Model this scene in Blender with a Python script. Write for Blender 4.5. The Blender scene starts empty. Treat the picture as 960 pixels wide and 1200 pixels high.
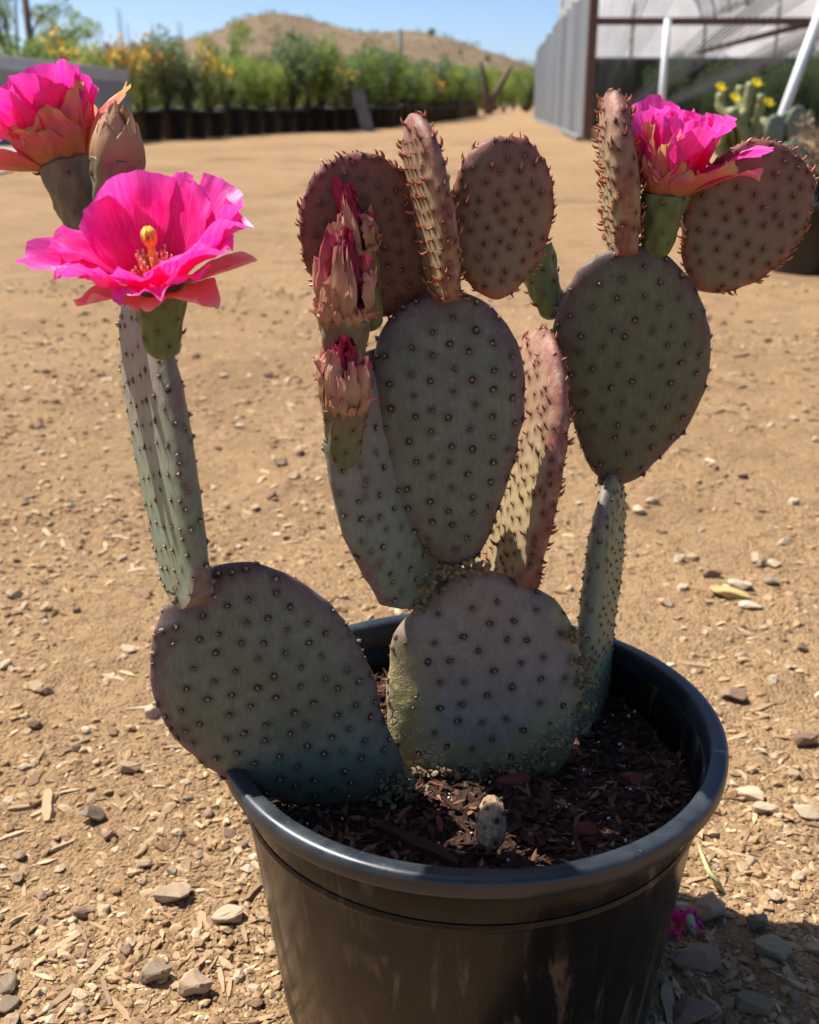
import bpy, bmesh, math, random
import numpy as np
from mathutils import Vector, Matrix, noise as mnoise

R = math.radians
scene = bpy.context.scene
COL = scene.collection
rng = np.random.default_rng(11)
random.seed(5)

# ------------------------------------------------------------------ camera, sky, sun, exposure
F, CX, CY, HOR, H = 1280.0, 480.0, 600.0, 120.0, 0.515      # focal length and frame of the 960x1200 photograph
PITCH = math.atan((CY - HOR) / F)
cam = bpy.data.cameras.new('camera')
cam.sensor_fit = 'VERTICAL'; cam.sensor_height = 36.0; cam.sensor_width = 28.8
cam.lens = 36.0 * F / 1200.0
cam.clip_start = 0.01; cam.clip_end = 3000
camo = bpy.data.objects.new('camera', cam); COL.objects.link(camo)
camo.location = (0, 0, H); camo.rotation_euler = (R(90) - PITCH, 0, 0)
cam.dof.use_dof = True; cam.dof.focus_distance = 0.57; cam.dof.aperture_fstop = 13.0
scene.camera = camo

SUN_EL, SUN_BACK = R(58), R(27)          # sun stands high to the left of the pot and behind it
sd = Vector((-math.cos(SUN_EL) * math.cos(SUN_BACK), math.cos(SUN_EL) * math.sin(SUN_BACK), math.sin(SUN_EL)))
world = bpy.data.worlds.new('World'); scene.world = world; world.use_nodes = True
wn = world.node_tree; bg = wn.nodes['Background']
sky = wn.nodes.new('ShaderNodeTexSky'); sky.sky_type = 'NISHITA'; sky.sun_disc = False
sky.sun_elevation = SUN_EL; sky.sun_rotation = math.atan2(sd.x, sd.y)
sky.air_density = 0.45; sky.dust_density = 1.0; sky.ozone_density = 1.5; sky.altitude = 0
hs = wn.nodes.new('ShaderNodeHueSaturation'); hs.inputs['Saturation'].default_value = 1.13; hs.inputs['Hue'].default_value = .498; hs.inputs['Value'].default_value = 1.0
wn.links.new(sky.outputs['Color'], hs.inputs['Color']); wn.links.new(hs.outputs['Color'], bg.inputs['Color']); bg.inputs['Strength'].default_value = 0.10
sun = bpy.data.lights.new('sun', 'SUN'); sun.energy = 4.6; sun.angle = R(0.5); sun.color = (1.0, 0.965, 0.91)
suno = bpy.data.objects.new('sun', sun); COL.objects.link(suno)
suno.rotation_euler = (-sd).to_track_quat('-Z', 'Y').to_euler(); suno.location = (-3, 1, 6)
vs = scene.view_settings
vs.view_transform = 'Standard'; vs.look = 'None'; vs.gamma = 1.0; vs.use_curve_mapping = False; vs.exposure = 0.9
scene.cycles.use_denoising = True
scene.cycles.max_bounces = 7; scene.cycles.diffuse_bounces = 4; scene.cycles.glossy_bounces = 3
scene.cycles.transmission_bounces = 4; scene.cycles.transparent_max_bounces = 6
scene.cycles.caustics_reflective = False; scene.cycles.caustics_refractive = False

# ------------------------------------------------------------------ pixel <-> place
_c, _s = math.cos(PITCH), math.sin(PITCH)
def ray(px, py):
    a, b = (px - CX) / F, (CY - py) / F
    return np.array([a, _c + b * _s, -_s + b * _c])
C0 = np.array([0, 0, H])
def PY(px, py, Y): d = ray(px, py); return C0 + d * (Y / d[1])
def PZ(px, py, z=0.0): d = ray(px, py); return C0 + d * ((z - H) / d[2])
def PP(px, py, P, n): d = ray(px, py); return C0 + d * (np.dot(P - C0, n) / np.dot(d, n))
def nrm(v): v = np.asarray(v, float); return v / np.linalg.norm(v)

# ------------------------------------------------------------------ mesh helpers
WL = {}
def new_mesh(name, V, Fs, attrs=None, smooth=True, uv=None, midx=None):
    """V (n,3); Fs list of integer arrays (m,k)"""
    me = bpy.data.meshes.new(name)
    V = np.ascontiguousarray(V, dtype=np.float32)
    Fs = [np.asarray(f, dtype=np.int32) for f in Fs if len(f)]
    loops = np.concatenate([f.ravel() for f in Fs])
    tot = np.concatenate([np.full(len(f), f.shape[1], np.int32) for f in Fs])
    start = np.concatenate([[0], np.cumsum(tot)[:-1]]).astype(np.int32)
    me.vertices.add(len(V)); me.vertices.foreach_set('co', V.ravel())
    me.loops.add(len(loops)); me.loops.foreach_set('vertex_index', loops)
    me.polygons.add(len(tot)); me.polygons.foreach_set('loop_start', start)
    me.polygons.foreach_set('use_smooth', np.full(len(tot), smooth))
    if midx is not None: me.polygons.foreach_set('material_index', np.asarray(midx, np.int32))
    me.update(calc_edges=True); me.validate()
    for k, a in (attrs or {}).items():
        at = me.attributes.new(k, 'FLOAT', 'POINT'); at.data.foreach_set('value', np.asarray(a, np.float32))
    return me
def link(name, me, mats, parent=None, loc=None, label=None, cat=None, group=None, kind=None):
    o = bpy.data.objects.new(name, me); COL.objects.link(o)
    if me is not None and mats is not None:
        for m in (mats if isinstance(mats, (list, tuple)) else [mats]):
            me.materials.append(m)
    if loc is None: loc = WL[parent.name] if parent is not None else np.zeros(3)
    loc = np.asarray(loc, float); WL[o.name] = loc
    if parent is not None: o.parent = parent; o.location = loc - WL[parent.name]
    else: o.location = loc
    tag(o, label, cat, group, kind)
    return o
def tag(o, label=None, cat=None, group=None, kind=None):
    if label: o['label'] = label
    if cat: o['category'] = cat
    if group: o['group'] = group
    if kind: o['kind'] = kind
    return o
def put(name, V, Fs, mats, parent=None, loc=None, smooth=True, attrs=None, midx=None, **k):
    """world-space vertices -> one object with its origin at loc"""
    if loc is None: loc = WL[parent.name] if parent is not None else np.zeros(3)
    me = new_mesh(name, np.asarray(V) - np.asarray(loc), Fs, attrs, smooth, midx=midx)
    return link(name, me, mats, parent, loc, **k)
def empty(name, loc, label=None, cat=None, group=None): return link(name, None, None, None, loc, label, cat, group)
def copy_tree(o, loc, rz=0.0, sc=1.0, label=None, group=None):
    c = o.copy(); COL.objects.link(c); c.location = loc; c.rotation_euler = (0, 0, rz); c.scale = (sc, sc, sc)
    if label: c['label'] = label
    if group: c['group'] = group
    for ch in o.children:
        d = ch.copy(); COL.objects.link(d); d.parent = c
        for g in ch.children:
            e = g.copy(); COL.objects.link(e); e.parent = d
    return c
class MB:
    def __init__(s): s.V = []; s.F3 = []; s.F4 = []; s.n = 0
    def add(s, V, F):
        V = np.asarray(V, float); s.V.append(V)
        for f in F: (s.F3 if len(f) == 3 else s.F4).append([i + s.n for i in f])
        s.n += len(V)
    def box(s, c, size, ax=None):
        h = np.asarray(size) / 2
        v = np.array([[x, y, z] for x in (-1, 1) for y in (-1, 1) for z in (-1, 1)]) * h
        if ax is not None: v = v @ np.asarray(ax)
        s.add(v + np.asarray(c), [(0,1,3,2), (4,6,7,5), (0,4,5,1), (2,3,7,6), (0,2,6,4), (1,5,7,3)])
    def tube(s, pts, rad, n=8, cap=True):
        pts = np.asarray(pts, float); m = len(pts)
        rad = np.full(m, rad) if np.isscalar(rad) else np.asarray(rad)
        T = np.gradient(pts, axis=0); T /= np.linalg.norm(T, axis=1)[:, None] + 1e-12
        ref = np.array([0, 0, 1.]) if abs(T[0, 2]) < .9 else np.array([1., 0, 0])
        V = []
        for i in range(m):
            a = nrm(np.cross(T[i], ref)); b = np.cross(T[i], a)
            for k in range(n):
                t = 2 * math.pi * k / n
                V.append(pts[i] + rad[i] * (math.cos(t) * a + math.sin(t) * b))
        Fq = [(i*n+k, i*n+(k+1) % n, (i+1)*n+(k+1) % n, (i+1)*n+k) for i in range(m-1) for k in range(n)]
        V = V + [pts[0], pts[-1]]
        if cap:
            Fq += [(m*n, (k+1) % n, k) for k in range(n)] + [(m*n+1, (m-1)*n+k, (m-1)*n+(k+1) % n) for k in range(n)]
        s.add(V, Fq)
    def faces(s): return [np.array(s.F3, int).reshape(-1, 3), np.array(s.F4, int).reshape(-1, 4)]
    def put(s, name, mats, parent=None, loc=None, smooth=False, **k):
        return put(name, np.concatenate(s.V), s.faces(), mats, parent, loc, smooth, **k)
    def mesh(s, name, smooth=False): return new_mesh(name, np.concatenate(s.V), s.faces(), None, smooth)
def lathe(prof, n=96):
    prof = np.asarray(prof); t = np.linspace(0, 2*np.pi, n, endpoint=False); m = len(prof)
    V = np.stack([np.outer(prof[:, 0], np.cos(t)), np.outer(prof[:, 0], np.sin(t)), np.repeat(prof[:, 1][:, None], n, 1)], -1).reshape(-1, 3)
    i, k = np.meshgrid(np.arange(m-1), np.arange(n), indexing='ij'); i = i.ravel(); k = k.ravel(); k2 = (k+1) % n
    return V, np.stack([i*n+k, i*n+k2, (i+1)*n+k2, (i+1)*n+k], 1)
def scatter(tv, tf, P, X, Y, N, sc, seed_attr=None):
    """many oriented copies of a template joined: sc (k,3)"""
    k, m = len(P), len(tv)
    sc = np.broadcast_to(np.asarray(sc, float).reshape(k, -1), (k, 3))
    a = tv[None] * sc[:, None, :]
    V = P[:, None] + a[..., 0:1]*X[:, None] + a[..., 1:2]*Y[:, None] + a[..., 2:3]*N[:, None]
    off = (np.arange(k) * m)[:, None, None]
    return V.reshape(-1, 3), [(f[None] + off).reshape(-1, f.shape[1]) for f in tf]
def rand_frames(k, tilt=math.pi):
    a = rng.uniform(0, 2*np.pi, k); t = rng.uniform(-tilt, tilt, k); u = rng.uniform(-tilt, tilt, k)
    X = np.stack([np.cos(a)*np.cos(t), np.sin(a)*np.cos(t), np.sin(t)], 1)
    Yv = np.stack([-np.sin(a), np.cos(a), np.zeros(k)], 1); N0 = np.cross(X, Yv)
    Y2 = Yv*np.cos(u)[:, None] + N0*np.sin(u)[:, None]
    return X, Y2, np.cross(X, Y2)
def vnoise(x, y, seed=0):
    """smooth value noise on arrays"""
    xi = np.floor(x).astype(np.int64); yi = np.floor(y).astype(np.int64); fx = x-xi; fy = y-yi
    fx = fx*fx*(3-2*fx); fy = fy*fy*(3-2*fy)
    def h(a, b):
        n = (a*374761393 + b*668265263 + seed*974634777) & 0x7fffffff
        n = ((n ^ (n >> 13)) * 1274126177) & 0x7fffffff
        return ((n ^ (n >> 16)) & 0xffff) / 65535.0
    return (h(xi, yi)*(1-fx)+h(xi+1, yi)*fx)*(1-fy) + (h(xi, yi+1)*(1-fx)+h(xi+1, yi+1)*fx)*fy - .5
def ss(a, b, x): t = np.clip((x-a)/(b-a), 0, 1); return t*t*(3-2*t)

# ------------------------------------------------------------------ materials
class NT:
    def __init__(s, name):
        s.m = bpy.data.materials.new(name); s.m.use_nodes = True; s.t = s.m.node_tree
        s.bsdf = s.t.nodes['Principled BSDF']; s.out = s.t.nodes['Material Output']
    def n(s, typ, **k):
        nd = s.t.nodes.new('ShaderNode' + typ)
        for a, v in k.items(): setattr(nd, a, v)
        return nd
    def l(s, a, b): s.t.links.new(a, b)
    def set(s, inp, v):
        if hasattr(v, 'is_output') or isinstance(v, bpy.types.NodeSocket): s.l(v, inp)
        else: inp.default_value = (*v, 1) if isinstance(v, (tuple, list)) and len(v) == 3 and inp.type == 'RGBA' else v
    def coord(s, kind='Object', scale=(1, 1, 1)):
        c = s.n('TexCoord'); mp = s.n('Mapping'); mp.inputs['Scale'].default_value = scale
        s.l(c.outputs[kind], mp.inputs['Vector']); return mp.outputs['Vector']
    def noise(s, vec, scale, detail=4, rough=.55, dist=0.0):
        nd = s.n('TexNoise'); s.l(vec, nd.inputs['Vector']); nd.inputs['Scale'].default_value = scale
        nd.inputs['Detail'].default_value = detail; nd.inputs['Roughness'].default_value = rough; nd.inputs['Distortion'].default_value = dist
        return nd.outputs['Fac']
    def voro(s, vec, scale, feature='F1', out='Distance', rnd=1.0):
        nd = s.n('TexVoronoi', feature=feature); s.l(vec, nd.inputs['Vector']); nd.inputs['Scale'].default_value = scale
        nd.inputs['Randomness'].default_value = rnd
        return nd.outputs[out]
    def ramp(s, fac, stops, interp='LINEAR'):
        nd = s.n('ValToRGB'); nd.color_ramp.interpolation = interp; e = nd.color_ramp.elements
        while len(e) < len(stops): e.new(0.5)
        for el, (p, c) in zip(e, stops): el.position = p; el.color = (*c, 1) if len(c) == 3 else c
        s.set(nd.inputs['Fac'], fac); return nd.outputs['Color']
    def rmap(s, v, a, b, c=0.0, d=1.0):
        nd = s.n('MapRange'); nd.interpolation_type = 'SMOOTHSTEP'; s.set(nd.inputs['Value'], v)
        for i, x in zip(('From Min', 'From Max', 'To Min', 'To Max'), (a, b, c, d)): nd.inputs[i].default_value = x
        return nd.outputs['Result']
    def math(s, op, a, b=0.0):
        nd = s.n('Math', operation=op); s.set(nd.inputs[0], a); s.set(nd.inputs[1], b); return nd.outputs[0]
    def mix(s, fac, a, b, mode='MIX'):
        nd = s.n('Mix', data_type='RGBA', blend_type=mode); s.set(nd.inputs[0], fac); s.set(nd.inputs[6], a); s.set(nd.inputs[7], b)
        return nd.outputs[2]
    def attr(s, name):
        nd = s.n('Attribute'); nd.attribute_name = name; return nd.outputs['Fac']
    def rand(s): return s.n('ObjectInfo').outputs['Random']
    def bump(s, h, strength=.3, dist=.001, prev=None):
        nd = s.n('Bump'); nd.inputs['Strength'].default_value = strength; nd.inputs['Distance'].default_value = dist
        s.l(h, nd.inputs['Height'])
        if prev is not None: s.l(prev, nd.inputs['Normal'])
        return nd.outputs['Normal']
    def done(s, color=None, rough=.7, normal=None, spec=None, **k):
        b = s.bsdf.inputs
        if color is not None: s.set(b['Base Color'], color)
        s.set(b['Roughness'], rough)
        if spec is not None: s.set(b['Specular IOR Level'], spec)
        if normal is not None: s.l(normal, b['Normal'])
        for a, v in k.items(): s.set(b[a.replace('_', ' ')], v)
        return s.m
    def translucent(s, color, fac):
        tr = s.n('BsdfTranslucent'); s.set(tr.inputs['Color'], color)
        mx = s.n('MixShader'); s.set(mx.inputs[0], fac); s.l(s.bsdf.outputs[0], mx.inputs[1]); s.l(tr.outputs[0], mx.inputs[2])
        s.l(mx.outputs[0], s.out.inputs['Surface']); return s.m

M = {}
def mat_ground():
    n = NT('dirt'); v = n.coord('Object')
    a = n.noise(v, 1.1, 5, .6); b = n.noise(v, 9, 6, .65, .4); c = n.noise(v, 90, 5, .7); d = n.noise(v, 420, 3, .6)
    col = n.ramp(a, [(.3, (.325, .198, .096)), (.5, (.400, .250, .122)), (.72, (.45, .292, .152))])
    col = n.mix(n.rmap(b, .45, .70, 0, .55), col, (.235, .138, .074))
    col = n.mix(n.rmap(c, .42, .66, 0, .6), col, (.18, .105, .058))
    col = n.mix(n.rmap(d, .55, .78, 0, .45), col, (.62, .48, .32))
    dm = n.noise(v, .9, 6, .62, .5); col = n.mix(n.rmap(dm, .50, .66, 0, .6), col, (.20, .118, .066))
    vo = n.voro(v, 260); h = n.math('ADD', n.math('MULTIPLY', c, 1.6), n.math('MULTIPLY', vo, -.6)); h = n.math('ADD', h, n.math('MULTIPLY', d, .5))
    return n.done(col, .95, n.bump(h, .9, .006, n.bump(b, .5, .03)), spec=.15)
def mat_grain(name, stops, rough=.9, sc=300, var=.35, fine=(.18, .11, .06), attr='rnd'):
    n = NT(name); v = n.coord('Object'); r = n.attr(attr) if attr else n.rand()
    col = n.ramp(r, stops); k = n.noise(v, sc, 4, .65)
    col = n.mix(n.rmap(k, .42, .75, 0, var), col, fine)
    return n.done(col, rough, n.bump(k, .35, .0012), spec=.2)
def mat_rock(name, stops, dark):
    n = NT(name); v = n.coord('Object'); r = n.rand(); col = n.ramp(r, stops)
    a = n.noise(v, 55, 5, .6, .3); b = n.noise(v, 420, 4, .7)
    col = n.mix(n.rmap(a, .45, .7, 0, .5), col, dark); col = n.mix(n.rmap(b, .55, .8, 0, .35), col, (.62, .5, .34))
    return n.done(col, .9, n.bump(n.math('ADD', a, n.math('MULTIPLY', b, .35)), .5, .003), spec=.2)
M['ground'] = mat_ground()
M['grain'] = mat_grain('fine gravel', [(0, (.22, .125, .065)), (.3, (.32, .195, .10)), (.6, (.39, .250, .13)), (.88, (.46, .32, .18)), (1, (.58, .46, .32))])
M['chip'] = mat_grain('wood chip', [(0, (.17, .095, .05)), (.35, (.29, .18, .095)), (.75, (.42, .28, .15)), (1, (.58, .43, .25))], .85, 200)
M['chip_one'] = mat_grain('weathered wood', [(0, (.21, .125, .07)), (.35, (.33, .22, .13)), (.7, (.45, .31, .18)), (1, (.55, .40, .24))], .85, 200, attr=None)
M['rock_tan'] = mat_rock('tan stone', [(0, (.40, .27, .17)), (.5, (.50, .36, .23)), (1, (.58, .45, .30))], (.30, .19, .12))
M['rock_grey'] = mat_rock('grey stone', [(0, (.26, .20, .13)), (.5, (.34, .26, .17)), (1, (.41, .325, .22))], (.18, .125, .08))
M['rock_brown'] = mat_rock('brown stone', [(0, (.22, .13, .085)), (.5, (.29, .18, .12)), (1, (.36, .24, .16))], (.15, .09, .06))
M['rock_pale'] = mat_rock('pale stone', [(0, (.48, .37, .24)), (.5, (.55, .43, .29)), (1, (.62, .51, .37))], (.38, .27, .17))
M['rock_yellow'] = mat_rock('ochre stone', [(0, (.58, .40, .15)), (1, (.62, .44, .18))], (.45, .28, .12))
M['lava'] = mat_rock('red lava rock', [(0, (.20, .055, .04)), (1, (.30, .085, .055))], (.10, .03, .025))

def simple(name, col, rough=.6, spec=.4, var=0.0, sc=20, dark=None, bump=0.0, kind='Object', scale=(1, 1, 1), metal=0.0):
    n = NT(name); v = n.coord(kind, scale); k = n.noise(v, sc, 5, .6)
    c = n.mix(n.rmap(k, .35, .7, 0, var), col, dark or tuple(x*.5 for x in col)) if var else col
    return n.done(c, rough, n.bump(k, bump, .004) if bump else None, spec=spec, Metallic=metal)

def mat_plastic():
    n = NT('black nursery plastic'); v = n.coord('Object'); vs_ = n.coord('Object', (1, 1, .16))
    a = n.noise(vs_, 60, 6, .7, .6); b = n.noise(v, 14, 4, .6); c = n.noise(v, 600, 3, .6); dn = n.noise(v, 160, 4, .7)
    dust = n.math('MULTIPLY', n.rmap(a, .52, .62, .0, .9), n.rmap(b, .44, .60, .03, 1.0))
    col = n.mix(dust, (.0060, .0062, .0068), (.105, .080, .056))
    col = n.mix(n.rmap(dn, .64, .74, 0, .5), col, (.008, .008, .009))
    col = n.mix(n.rmap(c, .70, .78, 0, .35), col, (.30, .25, .2))
    return n.done(col, n.rmap(a, .4, .7, .22, .48), n.bump(a, .12, .001), spec=.30)
def mat_rim():
    n = NT('worn rim plastic'); v = n.coord('Object'); a = n.noise(v, 30, 6, .65, .5); c = n.noise(v, 380, 3, .6); d = n.noise(v, 4, 2)
    col = n.mix(n.rmap(a, .4, .7, 0, .6), (.016, .021, .027), (.048, .056, .064))
    col = n.mix(n.rmap(c, .66, .76, 0, .45), col, (.24, .22, .2))
    return n.done(col, n.rmap(a, .3, .7, .26, .46), n.bump(n.noise(v, 90, 3), .06, .001), spec=.6)
M['plastic'] = mat_plastic(); M['rim'] = mat_rim()
M['black_pot'] = simple('black pot plastic', (.012, .012, .013), .45, .5, .4, 12, (.04, .032, .025))

def mat_pad(name, centre, edge, bloom, halo, bl=.35, e0=.55, e1=1.02, scab=0.0, grad=None, rough=.5):
    n = NT(name); v = n.coord('Object'); e = n.attr('edge'); ar = n.attr('areole'); hh = n.attr('along')
    big = n.noise(v, 22, 4, .6); mid = n.noise(v, 90, 4, .6, .3); fine = n.noise(n.coord('Object', (1, 1, .22)), 520, 4, .7)
    speck = n.noise(v, 900, 3, .6)
    ef = n.rmap(n.math('ADD', e, n.math('MULTIPLY', n.math('SUBTRACT', big, .5), .55)), e0, e1)
    base = centre
    if grad is not None: base = n.mix(n.rmap(n.math('ADD', hh, n.math('MULTIPLY', n.math('SUBTRACT', big, .5), .5)), .25, .95), centre, grad)
    col = n.mix(ef, base, edge)
    patch = n.noise(v, 60, 9, .72, .5); rub = n.noise(n.coord('Object', (1, 1, .35)), 240, 6, .75, .8)
    col = n.mix(n.math('MULTIPLY', n.rmap(patch, .46, .60), bl*1.25), col, bloom)
    col = n.mix(n.math('MULTIPLY', n.rmap(rub, .50, .64), .42), col, bloom)
    col = n.mix(n.math('MULTIPLY', n.rmap(fine, .50, .66), .32), col, tuple(x*.55 for x in centre))
    vs2 = n.n('TexVoronoi'); n.l(v, vs2.inputs['Vector']); vs2.inputs['Scale'].default_value = 85
    sepc = n.n('SeparateColor'); n.l(vs2.outputs['Color'], sepc.inputs[0])
    scar = n.math('MULTIPLY', n.rmap(n.math('ADD', vs2.outputs['Distance'], n.math('MULTIPLY', rub, .35)), .24, .34, 1, 0), n.rmap(sepc.outputs[0], .86, .9))
    col = n.mix(n.math('MULTIPLY', scar, .75), col, (.27, .21, .13))
    col = n.mix(n.math('MULTIPLY', n.rmap(speck, .62, .76), .3), col, (.05, .04, .03))
    col = n.mix(n.math('MULTIPLY', ar, .78), col, halo)
    bh = n.math('ADD', n.math('MULTIPLY', rub, .9), n.math('MULTIPLY', fine, .5))
    if scab:
        sc = n.noise(v, 70, 6, .7, 1.2); cr = n.voro(v, 210, 'DISTANCE_TO_EDGE')
        low = n.math('ADD', n.math('MULTIPLY', e, .58), n.math('MULTIPLY', n.math('SUBTRACT', .52, hh), .75))
        low = n.math('ADD', low, n.math('MULTIPLY', n.math('SUBTRACT', big, .5), .9))
        yel = n.rmap(low, .30, .60); corky = n.math('MULTIPLY', n.rmap(low, .42, .62), n.rmap(sc, .44, .56))
        col = n.mix(n.math('MULTIPLY', yel, .75), col, (.36, .30, .085)); col = n.mix(n.math('MULTIPLY', corky, scab), col, (.52, .43, .25))
        col = n.mix(n.math('MULTIPLY', corky, n.rmap(cr, .03, .14, .75, 0)), col, (.13, .085, .045))
        bh = n.math('ADD', bh, n.math('MULTIPLY', corky, n.math('ADD', n.math('MULTIPLY', sc, 2.0), n.rmap(cr, 0, .2))))
    return n.done(col, rough, n.bump(bh, .4, .0016), spec=.3)
M['pad'] = mat_pad('glaucous purple pad', (0.144, 0.160, 0.113), (0.167, 0.091, 0.092), (0.221, 0.232, 0.180), (0.039, 0.023, 0.020), .38, .72, 1.04)
M['pad_green'] = mat_pad('dark green pad', (0.116, 0.132, 0.074), (0.131, 0.074, 0.066), (0.175, 0.187, 0.125), (0.036, 0.022, 0.019), .28, .7)
M['pad_teal'] = mat_pad('blue green pad', (0.187, 0.230, 0.147), (0.220, 0.138, 0.126), (0.275, 0.306, 0.218), (0.083, 0.046, 0.038), .35, .955, 1.03, grad=(0.264, 0.209, 0.176))
M['pad_pale'] = mat_pad('pale green pad', (0.220, 0.250, 0.139), (0.242, 0.168, 0.139), (0.297, 0.306, 0.197), (0.083, 0.046, 0.034), .3, .955, 1.03)
M['pad_young'] = mat_pad('young reddish pad', (.200, .152, .094), (.36, .098, .072), (.245, .185, .128), (.052, .020, .016), .22, .80, 1.05, grad=(.205, .112, .074))
M['pad_tip'] = mat_pad('young pink pad', (.40, .31, .155), (.27, .088, .070), (.48, .37, .22), (.075, .025, .019), .25, .84, 1.0, grad=(.33, .165, .100))
M['pad_red'] = mat_pad('young dark red pad', (.165, .080, .056), (.32, .078, .060), (.195, .112, .082), (.05, .020, .015), .22, .80, 1.04)
M['pad_old'] = mat_pad('old corky pad', (.275, .215, .155), (.235, .150, .110), (.345, .300, .245), (.040, .024, .016), .4, .75, 1.1, scab=.9)
M['pad_scarred'] = mat_pad('glaucous pad with corky base', (0.152, 0.167, 0.104), (0.167, 0.098, 0.092), (0.226, 0.237, 0.173), (0.036, 0.022, 0.018), .38, .72, 1.04)
M['ovary'] = mat_pad('green flower tube', (.12, .165, .055), (.15, .18, .06), (.17, .21, .09), (.08, .04, .03), .3, .8, 1.2, rough=.4)
M['fruit'] = mat_pad('ripening fruit', (.14, .165, .075), (.20, .18, .09), (.20, .20, .11), (.10, .05, .04), .3, .8, 1.2, grad=(.20, .15, .085), rough=.45)
M['ar_dark'] = simple('areole brown wool', (.060, .034, .022), .9, .2, .5, 500, (.12, .075, .05))
M['ar_pale'] = simple('areole pale wool', (.40, .31, .20), .9, .2, .5, 700, (.22, .15, .09))
M['ar_cork'] = simple('cork ring', (.34, .27, .16), .9, .2, .5, 500, (.16, .11, .07))
def mat_hook(name, a, b):
    n = NT(name); t = n.attr('tip'); return n.done(n.ramp(t, [(0, a), (.55, b), (1, (.62, .36, .20))]), .4, spec=.5)
M['hook'] = mat_hook('red brown leaf spine', (.10, .03, .022), (.33, .085, .05))
M['hook_edge'] = mat_hook('bright red leaf spine', (.20, .05, .035), (.50, .13, .06))

def mat_petal(name, stops, tfac=.5, streak=.25, rough=.35):
    n = NT(name); t = n.attr('v'); u = n.attr('u')
    cmb = n.n('CombineXYZ'); n.l(n.math('MULTIPLY', u, 7.0), cmb.inputs[0]); n.l(n.math('MULTIPLY', t, 1.2), cmb.inputs[1]); n.l(n.rand(), cmb.inputs[2])
    st = n.noise(cmb.outputs[0], 3.0, 5, .65, .3)
    col = n.ramp(t, stops); col = n.mix(n.rmap(st, .4, .75, 0, streak), col, n.mix(.5, col, (1.0, .45, .85)))
    n.done(col, rough, n.bump(st, .35, .0012), spec=.45)
    return n.translucent(col, tfac)
PK = (.94, .008, .33)
M['petal'] = mat_petal('magenta petal', [(0, (.86, .02, .12)), (.3, (.90, .008, .24)), (.7, PK), (1, (.95, .07, .50))], .42, .45)
M['petal_back'] = mat_petal('magenta petal outer', [(0, (.70, .08, .04)), (.35, (.82, .03, .16)), (.7, PK), (1, (.90, .06, .50))], .5)
M['tepal'] = mat_petal('orange pink tepal', [(0, (.40, .22, .06)), (.35, (.66, .24, .10)), (.7, (.86, .18, .22)), (.92, (.84, .42, .20)), (1, (.62, .48, .14))], .4, .12)
M['tepal_pink'] = mat_petal('salmon tepal', [(0, (.62, .20, .08)), (.4, (.86, .14, .17)), (.85, (.92, .26, .36)), (1, (.92, .52, .42))], .4, .15)
M['dry'] = mat_petal('dried flower', [(0, (.46, .24, .08)), (.45, (.62, .33, .17)), (.75, (.60, .17, .16)), (1, (.45, .03, .08))], .25, .1, .6)
M['dry_tan'] = mat_petal('withered tan tepal', [(0, (.42, .20, .07)), (.45, (.60, .36, .19)), (.8, (.64, .36, .24)), (1, (.60, .22, .18))], .25, .1, .6)
M['dry_red'] = mat_petal('withered crimson petal', [(0, (.42, .06, .07)), (.5, (.40, .02, .07)), (1, (.30, .008, .045))], .2, .05, .55)
M['bud_tan'] = mat_petal('closed bud tepal', [(0, (.28, .16, .07)), (.5, (.44, .27, .12)), (.85, (.52, .32, .16)), (1, (.55, .26, .15))], .15, .08, .55)
M['stigma'] = simple('yellow stigma', (.85, .55, .09), .7, .15, .3, 400, (.75, .3, .04))
M['filament'] = simple('stamen filament', (.80, .30, .12), .5)
M['anther'] = simple('stamen anther', (.85, .68, .35), .7)

def mat_leaf(name, stops, tfac=.3):
    n = NT(name); r = n.attr('rnd'); col = n.ramp(r, stops); n.done(col, .6, spec=.3); return n.translucent(col, tfac+.25)
M['leaf_a'] = mat_leaf('mid green leaves', [(0, (.11, .16, .045)), (.5, (.20, .28, .07)), (1, (.32, .41, .12))])
M['leaf_b'] = mat_leaf('yellow green leaves', [(0, (.13, .18, .035)), (.5, (.22, .29, .05)), (1, (.33, .39, .09))])
M['leaf_c'] = mat_leaf('dusty green leaves', [(0, (.09, .13, .06)), (.5, (.17, .23, .11)), (1, (.28, .35, .18))])
M['leaf_d'] = mat_leaf('dry olive leaves', [(0, (.11, .13, .035)), (.5, (.18, .20, .06)), (1, (.27, .28, .11))])
M['bloom_o'] = mat_leaf('orange blossom', [(0, (.62, .28, .03)), (.5, (.72, .40, .04)), (1, (.78, .52, .08))], .3)
M['bark'] = simple('shrub bark', (.12, .085, .06), .9, .2, .5, 30)

# ------------------------------------------------------------------ ground
POT = np.array([0.0347, 0.537, 0.0]); RIM_Z, RIM_R, SOIL_Z = 0.19, 0.14, 0.160
def ground_h(x, y):
    d = np.hypot(x - POT[0], y - POT[1]); k = ss(.10, .17, d)
    h = .010*vnoise(x*3.1, y*3.1, 1) + .007*vnoise(x*11, y*11, 2) + .0045*vnoise(x*34, y*34, 3) + .003*vnoise(x*95, y*95, 4)
    far = ss(2.5, 9, np.abs(y)) * .05 * vnoise(x*.35, y*.35, 6)
    return h*k + far
def axis(lo, hi, step, far0, far1, grow):
    a = list(np.arange(lo, hi, step)); st = step
    while a[-1] < far1: st *= grow; a.append(a[-1] + st)
    b = [lo]; st = step
    while b[-1] > far0: st *= grow; b.append(b[-1] - st)
    return np.array(b[1:][::-1] + a)
gx = axis(-.62, .62, .0055, -420, 420, 1.05); gy = axis(.38, 1.65, .0055, -60, 700, 1.045)
GX, GY = np.meshgrid(gx, gy); GZ = ground_h(GX, GY)
nx, ny = len(gx), len(gy)
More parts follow.
